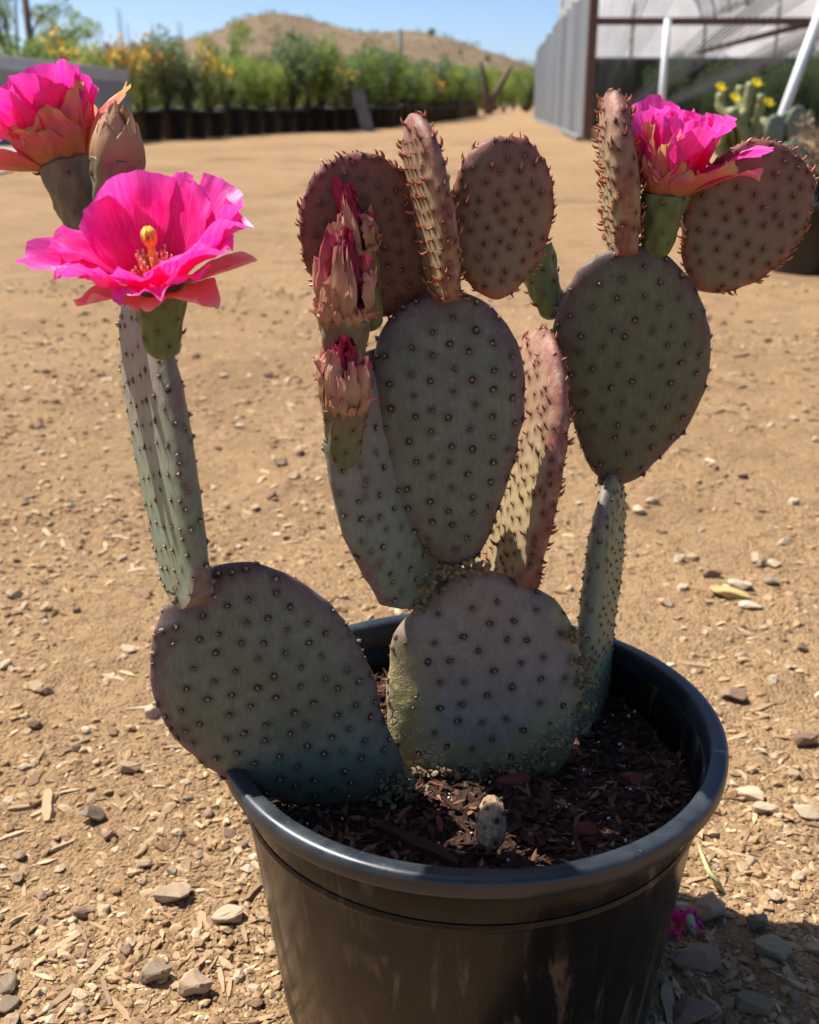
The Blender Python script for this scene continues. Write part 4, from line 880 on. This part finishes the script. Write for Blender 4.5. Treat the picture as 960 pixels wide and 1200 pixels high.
# fallen blossom
p = PZ(797, 1085, .004); fb = empty('fallen_blossom', p, 'crumpled pink blossom with a pale green stalk lying by the pot', 'blossom')
for i in range(7):
    petal(fb, M['petal_back'], p + np.array([random.uniform(-.006, .006), random.uniform(-.003, .003), .001]), frame_from((random.uniform(-.5, .5), random.uniform(-.5, .2), 1)), .012, .011, i*.9, 20, 60, .001, ruf=.3, seed=900+i, nu=7, nv=7)
mb = MB(); mb.tube([PZ(806, 1086, .005), PZ(809, 1076, .012), PZ(811, 1088, .008), PZ(814, 1097, .003)], np.array([.0022, .0030, .0034, .0012]), 8); mb.put('stalk', M['stalk'], fb, smooth=True)

# ------------------------------------------------------------------ background: hill, shrubs, pots
n_ = NT('dry hillside'); v_ = n_.coord('Object'); a_ = n_.noise(v_, .05, 5, .6); b_ = n_.noise(v_, .5, 5, .7)
M['hill'] = n_.done(n_.mix(n_.rmap(b_, .5, .7, 0, .7), n_.ramp(a_, [(.3, (.17, .118, .075)), (.7, (.24, .17, .11))]), (.085, .085, .045)), .95, n_.bump(b_, .8, 1.0), spec=.1)
ridge = [(-60, 70), (90, 62), (180, 56), (235, 45), (262, 36), (278, 25), (300, 19), (330, 18), (352, 22), (380, 30), (420, 35), (470, 36), (500, 38), (522, 43), (545, 51), (575, 62), (605, 73), (640, 84), (720, 96), (900, 104), (1100, 108)]
rx = np.array([PY(a, b, 210)[0] for a, b in ridge]); rz_ = np.array([PY(a, b, 210)[2] for a, b in ridge])
hx = np.linspace(rx[0], rx[-1], 160); hz = np.interp(hx, rx, rz_); dv = np.linspace(0, 1, 34)
HV = []
for dd in dv:
    yy = 105+dd*190; prof = ss(0, .55, dd)*(1-.75*ss(.6, 1, dd)); z = hz*prof*(yy/210 if dd < .55 else 1) + 1.4*vnoise(hx*.12, hx*0+yy*.12, 5)*prof*1.2 - .5*(1-prof)
    HV.append(np.stack([hx*(yy/210)**.35, np.full(160, yy), z], 1))
HV = np.concatenate(HV); ih = np.arange(34*160).reshape(34, 160)
put('hill', HV, [np.stack([ih[:-1, :-1].ravel(), ih[:-1, 1:].ravel(), ih[1:, 1:].ravel(), ih[1:, :-1].ravel()], 1)], M['hill'], kind='structure')
LEAF = (np.array([[0, 0, 0], [.45, .28, .06], [1, 0, 0], [.45, -.28, .06]], float), [np.array([[0, 1, 2, 3]])])
def leaves(cl, k, ls, seed, up=.25):
    """leaf faces spread through the clumps: cl = list of (centre, radii)"""
    r = np.random.default_rng(seed); cl = [(np.asarray(c, float), np.asarray(q, float)) for c, q in cl]
    w = np.array([q.prod()**(2/3) for _, q in cl]); ch = r.choice(len(cl), k, p=w/w.sum())
    d = r.normal(0, 1, (k, 3)); d /= np.linalg.norm(d, axis=1)[:, None]; d *= (r.uniform(.25, 1, k)**.6)[:, None]
    P = np.array([cl[i][0] for i in ch]) + d*np.array([cl[i][1] for i in ch])
    X = d + r.normal(0, .7, (k, 3)) + [0, 0, up]; X /= np.linalg.norm(X, axis=1)[:, None]; Y = np.cross(X, r.normal(0, 1, (k, 3))); Y /= np.linalg.norm(Y, axis=1)[:, None]
    s = ls*r.uniform(.6, 1.3, k)
    V, Fs = scatter(LEAF[0], LEAF[1], P, X, Y, np.cross(X, Y), s[:, None]*np.ones(3))
    cr = r.uniform(0, 1, len(cl)); rn = np.clip(.6*cr[ch] + .4*r.uniform(0, 1, k), 0, 1)
    return V, Fs, {'rnd': np.repeat(rn, 4)}
def shrub(name, mat, seed, h, w, k, ls, label, cat='shrub', bloom=0, spiky=.0, group=None, loc=(0, 0, -50)):
    r = np.random.default_rng(seed); root = link(name, None, None, None, (0, 0, 0), label, cat, group)
    mb = MB(); cl = []
    for i in range(11):
        a = r.uniform(0, 6.28); q = r.uniform(.1, .5)*w; top = np.array([math.cos(a)*q, math.sin(a)*q, h*r.uniform(.5, .95)])
        m = top*np.array([.45, .45, .5]); mb.tube([(0, 0, 0), m, top], np.array([.022, .014, .005])*h/1.4, 5)
        rd = r.uniform(.13, .24)*w; cl.append((top, (rd, rd, rd*(1.1+spiky)))); cl.append((m*1.15, (rd*.9, rd*.9, rd*1.0)))
    mb.put('stems', M['bark'], root, (0, 0, 0), smooth=True)
    V, Fs, at = leaves(cl, k, ls, seed, .25+spiky); put('crown', V, Fs, M[mat], root, (0, 0, 0), smooth=False, attrs=at)
    if bloom:
        V, Fs, at = leaves([(c+[0, 0, q[2]*.7], q*np.array([.9, .9, .5])) for c, q in [(np.asarray(c), np.asarray(q)) for c, q in cl[::2]]], bloom, ls*1.6, seed+1)
        put('blossoms', V, Fs, M['bloom_o'], root, (0, 0, 0), smooth=False, attrs=at, kind='stuff')
    root.location = loc; return root
def ground_at(px, Y): d = ray(px, 300); return (d[0]/1)*(Y*_c + H*_s), Y
def X_at(px, Y, z=.5): return (px-CX)/F*(Y*_c + (H-z)*_s)
G_SH = 'shrubs growing in the row of black pots'
protos = []
defs = [('leaf_a', 1.35, 1.15, 2600, .07, 'bushy mid green shrub in the row of black pots', 0, .2), ('leaf_b', 1.25, 1.1, 2400, .065, 'bushy yellow green shrub in the row of black pots', 0, .1),
        ('leaf_c', 1.35, 1.1, 2600, .08, 'dusty green shrub in the row of black pots', 0, .5), ('leaf_d', 1.2, 1.2, 2200, .06, 'olive shrub topped with orange yellow blossoms in the row of pots', 170, .2)]
seen = {}
def pot_big(name, h, r):
    V, q = lathe([(.001, .005), (r*.80, .005), (r*.82, .02), (r*.97, h*.9), (r*1.04, h*.9), (r*1.05, h), (r*.96, h), (r*.93, h*.86), (.001, h*.86)], 28); return new_mesh(name, V, [q])
POTM = pot_big('nursery_pot', .50, .30); POTM.materials.append(M['black_pot'])
def place_pot(x, y, sc, label, group):
    o = bpy.data.objects.new('nursery_pot', POTM); COL.objects.link(o); o.location = (x, y, gz(x, y)-.01); o.scale = (sc, sc, sc); o.rotation_euler = (0, 0, random.uniform(0, 6)); return tag(o, label, 'plant pot', group)
row = [(-260, 17.0)]
def place_shrub(kind, x, y, z, sc, where=0):
    m, h, w, k, ls, lab, bl, sp_ = defs[kind]
    if kind not in seen: o = shrub('shrub', m, 100+kind, h, w, k, ls, lab, bloom=bl, spiky=sp_, group=G_SH+' '+m.split('_')[1]); seen[kind] = o; o.location = (x, y, z); o.scale = (sc, sc, sc)
    else: o = copy_tree(seen[kind], (x, y, z), random.uniform(0, 6.28), sc)
    if where:
        o['label'] = lab.replace('in the row of black pots', WH[where][0]).replace('in the row of pots', WH[where][0]); o['group'] = WH[where][1] + ' ' + str(kind)
    return o
WH = {1: ('in the field behind the row of pots', 'shrubs in the field behind the pots'), 2: ('at the far end of the dirt road', 'shrubs at the end of the road'), 3: ('inside the shade house', 'plants inside the shade house')}
t = 0.0; A_, B_ = np.array([-9.5, 17.0]), np.array([2.6, 62.0])
pts = []
y = 17.0
y = 18.6
while y < 60:
    f = (y-17.0)/(30-17.0); x = np.interp(y, [17, 21.8, 30, 45, 60], [-6.9, -4.55, -1.15, 1.6, 3.3]); pts.append((x*.80, y*.80)); y += .66 if y < 32 else 1.1
for i, (x, y) in enumerate(pts):
    place_pot(x, y, random.uniform(.80, .92), 'black nursery pot in the long row edging the dirt road', 'black pots along the road')
    k = random.choices([0, 1, 2, 3], (3, 2, 3, 1.0) if x > -3.0 else (2.5, 2.5, 1.5, 3))[0]
    place_shrub(k, x-.05, y+.05, .33, random.uniform(.55, .76) if y < 21 else random.uniform(.66, .92))
for i in range(150):                       # the rows behind
    y = random.uniform(16, 50); x = .8*np.interp(y/.8, [17, 21.8, 30, 45, 60], [-6.9, -4.55, -1.15, 1.6, 3.3]) - random.uniform(.6, 6.4)*(y/30)
    if 480+F*x/(y*_c+.2) < 95: continue
    k = random.choices([0, 1, 2, 3], (3, 2, 3, 1.0) if x > -4 else (2.5, 2.5, 1.5, 2.5))[0]
    place_shrub(k, x, y, -.02, random.uniform(.72, 1.02)*(.6+.016*y) if x > -4 else random.uniform(.62, .85)*(.6+.016*y), 1)
for i in range(16):
    y = random.uniform(56, 85); place_shrub(random.choice([0, 1, 1]), random.uniform(X_at(520, y), X_at(632, y)), y, -.05, random.uniform(1.3, 2.0), 2)
# scattered desert bushes on the ridge
for i in range(26):
    dd = random.uniform(.25, .6); j = random.randrange(36, 150); yy = 105+dd*190; p = HV[min(33, round(dd*33))*160 + j]
    if 'hb' not in seen: seen['hb'] = shrub('hill_bush', 'leaf_d', 300, 1.5, 2.0, 500, .30, 'low olive desert bush growing on the dry hillside', 'bush', group='bushes on the hillside'); o = seen['hb']
    else: o = copy_tree(seen['hb'], (0, 0, 0), random.uniform(0, 6))
    o.location = (p[0], p[1], p[2]-.15); sc = random.uniform(.35, .8); o.scale = (sc, sc, sc)

r = np.random.default_rng(66); nb = 1500; dd = r.uniform(.12, .66, nb); jj = r.integers(24, 156, nb); Pb = HV[np.clip(np.round(dd*33).astype(int), 0, 33)*160 + jj] + np.stack([r.uniform(-1.2, 1.2, nb), r.uniform(-2.5, 2.5, nb), np.zeros(nb)], 1)
cl = [(p + [0, 0, .12], np.array([q*1.1, q*1.1, q*.8])) for p, q in zip(Pb, r.uniform(.25, .8, nb))]
V, Fs, at = leaves(cl, 16000, .38, 67); put('hillside_scrub', V, Fs, M['leaf_d'], smooth=False, attrs=at, kind='stuff', label='low olive scrub dotted all over the dry hillside', cat='scrub')
# leaning grey plank, bare forked stems, pale post
M['plank'] = simple('weathered grey board', (.20, .21, .23), .8, .3, .5, 8)
M['white'] = simple('white pipe', (.72, .74, .72), .4, .5, .3, 10, (.5, .5, .46))
M['dead'] = simple('dead wood', (.15, .11, .085), .9, .2, .4, 20)
Yp = 21.5; a, b = PZ(433, 156, 0), PY(419, 106, Yp); a = PY(433, 157, Yp); a[2] = -.05
mb = MB(); d = b-a; L = np.linalg.norm(d); ez = d/L; ex = nrm(np.cross(ez, [0, 1, 0])); mb.box((a+b)/2, (.22, .05, L), [ex, np.cross(ez, ex), ez]); mb.put('leaning_plank', M['plank'], loc=a, label='grey board leaning in front of the row of black pots', cat='plank')
fs = empty('bare_stems', (X_at(572, 52), 52, 0), 'two bare dark stems forking upward at the end of the road', 'dead plant')
for pl in ([(571, 133), (570, 105), (566, 88), (563, 72)], [(573, 133), (580, 112), (590, 95), (598, 79)]):
    mb = MB(); q = [PY(a, b, 52.0) for a, b in pl]; q[0][2] = -.05; mb.tube(q, np.array([.16, .15, .12, .09]), 8); mb.put('stem', M['dead'], fs, smooth=True)
mb = MB(); q = [PY(470, 120, 40), PY(469, 34, 40)]; q[0][2] = 0; mb.tube(q, .07, 8); mb.put('pale_post', M['plank'], loc=q[0], smooth=True, label='pale upright post standing among the green shrubs', cat='post')

# ---- left background: metal bin, airy tree, dark pole, stalks, fence
M['bin'] = simple('grey galvanised sheet', (.23, .25, .26), .6, .5, .4, 3)
M['bin_lip'] = simple('pale galvanised lip', (.40, .43, .44), .5, .5, .3, 3)
yb = 14.0; xl, xr = X_at(-40, yb, 1.2), X_at(98, yb, 1.2); zt = PY(40, 62, yb)[2]
bn = empty('metal_bin', ((xl+xr)/2, yb, 0), 'large grey sheet metal bin behind the flowers at the field edge', 'bin')
mb = MB(); w2 = (xr-xl)/2; cx_ = (xl+xr)/2
mb.add([(cx_-w2*.93, yb, 0), (cx_+w2*1.08, yb, 0), (cx_+w2*1.08, yb+2, 0), (cx_-w2*.93, yb+2, 0), (cx_-w2, yb-.25, zt), (cx_+w2*.90, yb-.25, zt-.16), (cx_+w2*.90, yb+2.2, zt-.16), (cx_-w2, yb+2.2, zt)], [(0,3,2,1), (0,1,5,4), (1,2,6,5), (2,3,7,6), (3,0,4,7), (4,5,6,7)])
mb.put('bin_wall', M['bin'], bn)
mb = MB(); mb.add([(cx_-w2-.05, yb-.32, zt-.12), (cx_+w2*.93, yb-.32, zt-.28), (cx_+w2*.93, yb+2.3, zt-.28), (cx_-w2-.05, yb+2.3, zt-.12), (cx_-w2-.05, yb-.32, zt+.03), (cx_+w2*.93, yb-.32, zt-.13), (cx_+w2*.93, yb+2.3, zt-.13), (cx_-w2-.05, yb+2.3, zt+.03)], [(0,3,2,1), (0,1,5,4), (1,2,6,5), (2,3,7,6), (3,0,4,7), (4,5,6,7)]); mb.put('bin_lip', M['bin_lip'], bn)
def tree(px, Y, ztop, spread, seed, k, ls, label, mat):
    x = X_at(px, Y, 1.5); root = empty('tree', (x, Y, 0), label, 'tree'); r = np.random.default_rng(seed); mb = MB(); cl = []
    mb.tube([(x, Y, -.05), (x+.05, Y, ztop*.18), (x+.02, Y, ztop*.32)], np.array([.16, .13, .11])*ztop/6, 8)
    for i in range(12):
        a = r.uniform(0, 6.28); q = r.uniform(.25, 1)*spread; e_ = np.array([x+math.cos(a)*q, Y+math.sin(a)*q, ztop*r.uniform(.42, 1)]); m = (np.array([x, Y, ztop*.3])+e_)/2 + [0, 0, .12*ztop]
        mb.tube([(x+.02, Y, ztop*.3), m, e_], np.array([.08, .045, .012])*ztop/6, 6); s = r.uniform(.16, .3)*spread
        cl += [(e_, (s, s, s*.8)), (m+(e_-m)*.5, (s*.8, s*.8, s*.7)), (e_+r.normal(0, s*.9, 3), (s*.6, s*.6, s*.5))]
    mb.put('trunk', M['bark'], root, smooth=True); V, Fs, at = leaves(cl, k, ls, seed); put('crown', V, Fs, M[mat], root, smooth=False, attrs=at); return root
tree(20, 34, 4.2, 1.9, 41, 3600, .10, 'airy green tree standing behind the grey metal bin', 'leaf_c')
tree(72, 38, 3.4, 1.3, 42, 2600, .10, 'small loose green tree between the bin and the fence', 'leaf_a')
tree(262, 40, 2.9, 1.1, 43, 2600, .09, 'dark rounded small tree rising above the flowering shrubs at the foot of the hill', 'leaf_a')
mb = MB(); q = [PY(37, 60, 24), PY(27, -20, 24)]; q[0] = q[0] - (q[1]-q[0])*(q[0][2]/(q[1][2]-q[0][2])); mb.tube(q, .075, 8); mb.put('dark_pole', M['dead'], loc=q[0], smooth=True, label='slim dark leaning pole in front of the airy tree', cat='pole')
fe = empty('wire_fence', (X_at(85, 36), 36, 0), 'low wire fence with short dark posts beyond the flowering shrubs', 'fence')
for px in (86, 125, 156, 202): 
    mb = MB(); q = PY(px, 50, 36); mb.tube([(q[0], 36, 0), q], .085, 8); mb.put('fence_post', M['dead'], fe, smooth=True)
M['wire'] = simple('pale fence rail', (.55, .57, .58), .5)
for py in (53, 59):
    mb = MB(); mb.tube([PY(84, py, 36.0), PY(206, py, 36.0)], .022, 6); mb.put('rail', M['wire'], fe, smooth=True)
for (px, pt) in ((112, 26), (117, 28), (137, 8), (141, 12), (149, 26), (178, 26), (208, 24), (212, 26)):
    mb = MB(); q = PY(px, pt, 40); mb.tube([(q[0]+.05, 40, 0), (q[0]+.03, 40, q[2]*.6), q], np.array([.035, .028, .012]), 5); mb.put('dry_stalk', M['dead'], loc=(q[0]+.05, 40, 0), smooth=True, label='thin bare upright stalk against the sky behind the wire fence', cat='stalk', group='bare stalks behind the fence')

# ------------------------------------------------------------------ shade house on the right
def mat_sheet():
    n = NT('weathered corrugated sheet'); v = n.coord('Object', (1, 1, .12)); a = n.noise(v, 1.2, 5, .65); b = n.noise(n.coord('Object'), 3, 4)
    col = n.ramp(a, [(.3, (.10, .105, .11)), (.5, (.19, .20, .21)), (.72, (.32, .33, .34))]); col = n.mix(n.rmap(b, .6, .75, 0, .4), col, (.22, .15, .10)); return n.done(col, .55, spec=.5, Metallic=.25)
M['sheet'] = mat_sheet()
M['steel'] = simple('rusty steel', (.14, .085, .065), .75, .3, .5, 6, (.07, .05, .045))
M['pipe'] = simple('dull steel pipe', (.24, .23, .21), .6, .4, .4, 5)
M['sheet'].node_tree.nodes['Principled BSDF'].inputs['Metallic'].default_value = .1
n_ = NT('greenhouse film'); v_ = n_.coord('Object'); a_ = n_.noise(v_, 1.6, 4); cf = n_.mix(n_.rmap(a_, .35, .7), (.86, .87, .87), (.72, .72, .71)); n_.done(cf, .5, spec=.3); M['film'] = n_.translucent(cf, .72)
n_ = NT('dark shade cloth'); v_ = n_.coord('Object', (1, 1, .15)); a_ = n_.noise(v_, 2.2, 5, .7); M['cloth'] = n_.done(n_.ramp(a_, [(.35, (.018, .02, .018)), (.6, (.05, .052, .046)), (.8, (.11, .11, .095))]), .9, spec=.1)
house = empty('shade_house', (X_at(690, 20), 20, 0), 'corrugated metal and plastic film shade house beside the dirt road', 'shade house')
xw = lambda Y: X_at(690, 20) + .0735*(Y-20)
ax_ = nrm(np.array([.0735, 1, 0])); ac = np.array([ax_[1], -ax_[0], 0])
ZW = 2.55
for i in range(14):                       # corrugated sheets of the side wall
    y0 = 20.05+i*2.0; u = np.linspace(0, 1.98, 49); off = .035*np.sin(u/.12*2*np.pi*.75) + (.02 if i % 2 else -.01)
    base = np.stack([xw(y0)+u*.0735, y0+u, np.zeros(49)], 1) + off[:, None]*ac; hgt = ZW + random.uniform(-.05, .05)
    V = np.concatenate([base, base+[0, 0, hgt]]); V = np.concatenate([V, V + ac*.004])
    q = [(j, j+1, 50+j, 49+j) for j in range(48)]; q2 = [(98+j, 98+49+j, 98+50+j, 98+j+1) for j in range(48)]
    put('wall_sheet', V, [np.array(q+q2)], M['sheet'], house)
mb = MB(); x0 = xw(20); mb.box((x0-.02, 19.9, 1.9), (.15, .15, 3.8)); mb.put('corner_post', M['steel'], house)
mb = MB(); mb.box((xw(20)-.12+.0735*14, 34, .03), (.10, 28, .06), [nrm([1, -.0735, 0]), ax_, [0, 0, 1]]); mb.put('base_rail', M['pipe'], house)
SP = 3.75                                 # width of one bay
zb = PY(800, 18, 20)[2]
mb = MB(); mb.box((x0+SP*1.5, 20.0, zb), (SP*3, .10, .11)); mb.put('front_beam', M['steel'], house)
def arch(x_, Y, n=17, rise=1.25, z=ZW): 
    a = np.linspace(math.pi, 0, n); return np.stack([x_+SP/2+SP/2*np.cos(a), np.full(n, Y), z+rise*np.sin(a)], 1)
for bay in range(3):
    for i in range(7):
        Y = 20.2 + i*1.85; mb = MB(); mb.tube(arch(xw(Y)+bay*SP, Y), .032, 6); mb.put('roof_hoop', M['pipe'], house, smooth=True)
    A1, A2 = arch(xw(20.2)+bay*SP, 20.2), arch(xw(31.4)+bay*SP, 31.4); Ys = np.linspace(0, 1, 13); V = np.concatenate([A1*(1-t)+A2*t + [0, 0, .035-.02*abs(math.sin(t*6*math.pi))] for t in Ys])
    ia = np.arange(13*17).reshape(13, 17); put('roof_film', V, [np.stack([ia[:-1, :-1].ravel(), ia[:-1, 1:].ravel(), ia[1:, 1:].ravel(), ia[1:, :-1].ravel()], 1)], M['film'], house)
    A2 = arch(xw(31.4)+bay*SP, 31.5); lo = A2.copy(); lo[:, 2] = PY(800, 62, 31.5)[2]; put('gable_film', np.concatenate([A2, lo]), [np.array([(j, j+1, 18+j, 17+j) for j in range(16)])], M['film'], house)
    if bay: mb = MB(); mb.tube([(xw(20)+bay*SP, 20, zb), (xw(31.4)+bay*SP, 31.4, PY(820, 57, 31.4)[2])], .06, 8); mb.put('eave_beam', M['steel'], house, smooth=True)
zc = PY(800, 66, 31)[2]
for j, Xp in enumerate(np.arange(xw(31.4)+.05, xw(31.4)+SP*3, 1.9)):
    mb = MB(); mb.tube([(Xp, 31.3, 0), (Xp, 31.3, 3.2)], .045, 8); mb.put('back_post', M['pipe'], house, smooth=True)
mb = MB(); mb.box((xw(31.3)+SP*1.5, 31.25, zc), (SP*3, .10, .14)); mb.put('back_beam', M['steel'], house)
u = np.linspace(0, SP*3, 121); V = np.stack([xw(31.2)+u, 31.15+.06*np.sin(u*7)+.04*np.sin(u*17+1), np.zeros(121)], 1); V2 = V.copy(); V2[:, 2] = zc
put('shade_cloth', np.concatenate([V, V2]), [np.array([(j, j+1, 122+j, 121+j) for j in range(120)])], M['cloth'], house)
house.scale = (.85, .85, .85); house.location = (X_at(690, 17.0), 17.0, 0)
# shrubs and weeds standing inside in front of the cloth
for i in range(16):
    Y = random.uniform(19, 25); x_ = X_at(random.uniform(745, 965), Y); place_shrub(2, x_, Y, -.03, random.uniform(.55, .95), 3)
# white stakes
for a, b, Y, rr_, lab in [((770, 190), (783, 22), 9.0, .026, 'white pipe standing upright behind the right hand flower'), ((893, 200), (968, -4), 4.6, .019, 'white pipe leaning to the right behind the rounded young pad')]:
    p0, p1 = PY(*a, Y), PY(*b, Y); d = p1-p0; p0 = p0 - d*(p0[2]/d[2]); mb = MB(); mb.tube([p0, p1], rr_, 12); mb.put('white_pipe', M['white'], loc=p0, smooth=True, label=lab, cat='pipe')

# ------------------------------------------------------------------ potted cacti on the right
M['cholla'] = mat_pad('yellow green stems', (.23, .25, .10), (.30, .30, .14), (.34, .35, .19), (.12, .1, .05), .35)
M['opuntia'] = mat_pad('pale green pads', (.17, .23, .15), (.20, .25, .16), (.26, .31, .22), (.10, .1, .06), .35)
M['dry_plant'] = mat_leaf('dry brown plant', [(0, (.13, .09, .06)), (1, (.28, .21, .14))], .1)
def small_pot(px, Y, sc, label):
    x = X_at(px, Y, .1); o = bpy.data.objects.new('nursery_pot', POTM); COL.objects.link(o); o.location = (x, Y, gz(x, Y)-.004); o.scale = (sc, sc, sc); tag(o, label, 'plant pot'); return x
M['yellow'] = mat_leaf('yellow flower', [(0, (.80, .66, .02)), (1, (.86, .76, .06))], .3)
Yc = 4.35; x = small_pot(866, Yc, .54, 'black pot holding the yellow flowering cactus'); z0 = .23
ch = empty('flowering_cactus', (x, Yc, z0), 'curly yellow green cactus with four yellow flowers behind the young pad', 'cactus')
r = np.random.default_rng(77)
tips = []
for i, (px, py) in enumerate([(833, 122), (845, 108), (858, 112), (868, 100), (880, 96), (892, 110), (900, 124), (852, 135), (872, 128), (886, 138), (838, 150), (862, 155), (897, 150), (880, 160)]):
    tp = PY(px, py, Yc + r.uniform(-.10, .10)); m = np.array([x, Yc, z0])*.45 + tp*.55 + r.normal(0, .035, 3)*[1, 1, .3]
    mb = MB(); P_ = np.array([[x+r.normal(0, .03), Yc+r.normal(0, .03), z0-.02], m, tp - [0, 0, .05], tp]); t_ = np.linspace(0, 3, 12); P_ = np.stack([np.interp(t_, range(4), P_[:, k]) for k in range(3)], 1)
    V_ = np.sin(np.arange(12)*1.9)*.15+1; mb.tube(P_, .019*V_*np.append(np.ones(11), .6), 9)
    o = put('stem', np.concatenate(mb.V), mb.faces(), M['cholla'], ch, attrs={'edge': np.zeros(mb.n), 'areole': (np.arange(mb.n) % 4 == 0).astype(float)*.5, 'along': np.zeros(mb.n)}); tips.append(tp)
for (px, py) in ((844, 106), (861, 118), (886, 101), (900, 124)):
    c = PY(px, py, Yc-.11); fl = None
    Vs_, q_ = [], []
    for i in range(9):
        V, q, at = petal_mesh(c, frame_from((.1*i-.4, -.5, 1)), .026, .018, i*.7, 40, 70, .003, seed=i, nu=6, nv=6); q_.append(q+36*i); Vs_.append(V)
    put('flower', np.concatenate(Vs_), [np.concatenate(q_)], M['yellow'], ch, attrs={'rnd': np.tile(np.linspace(0, 1, 36), 9)})
Yo = 4.1; x = small_pot(925, Yo, .48, 'black pot holding the pale green pad cactus')
oc = empty('pad_cactus', (x, Yo, .20), 'pale green smooth pad cactus beside the leaning white pipe', 'cactus')
for i, (a, b, w) in enumerate([((920, 235), (912, 168), .11), ((930, 230), (934, 166), .11), ((906, 178), (908, 134), .085), ((930, 172), (938, 124), .095), ((918, 172), (925, 130), .07)]):
    A, B = PY(*a, Yo+.02*i), PY(*b, Yo+.02*i)
    if a[1] > 200: A[2] = .19
    ol = ovate(np.linalg.norm(B-A), w); d = B-A; th_ = r.uniform(-.5, .5)
    make_pad(oc, ol, A, (math.cos(th_), math.sin(th_), 0), d, .03, M['opuntia'], seed=200+i, sp=.03, sz=.003)
Yd = 3.6; x = small_pot(950, Yd, .46, 'black pot with a dry brown plant at the edge of the dirt')
dp = shrub('dry_plant', 'dry_plant', 501, .42, .30, 900, .035, 'dry brown twiggy plant growing in a black pot', 'plant'); dp.location = (x, Yd, .17); dp.scale = (.85, .85, .85)
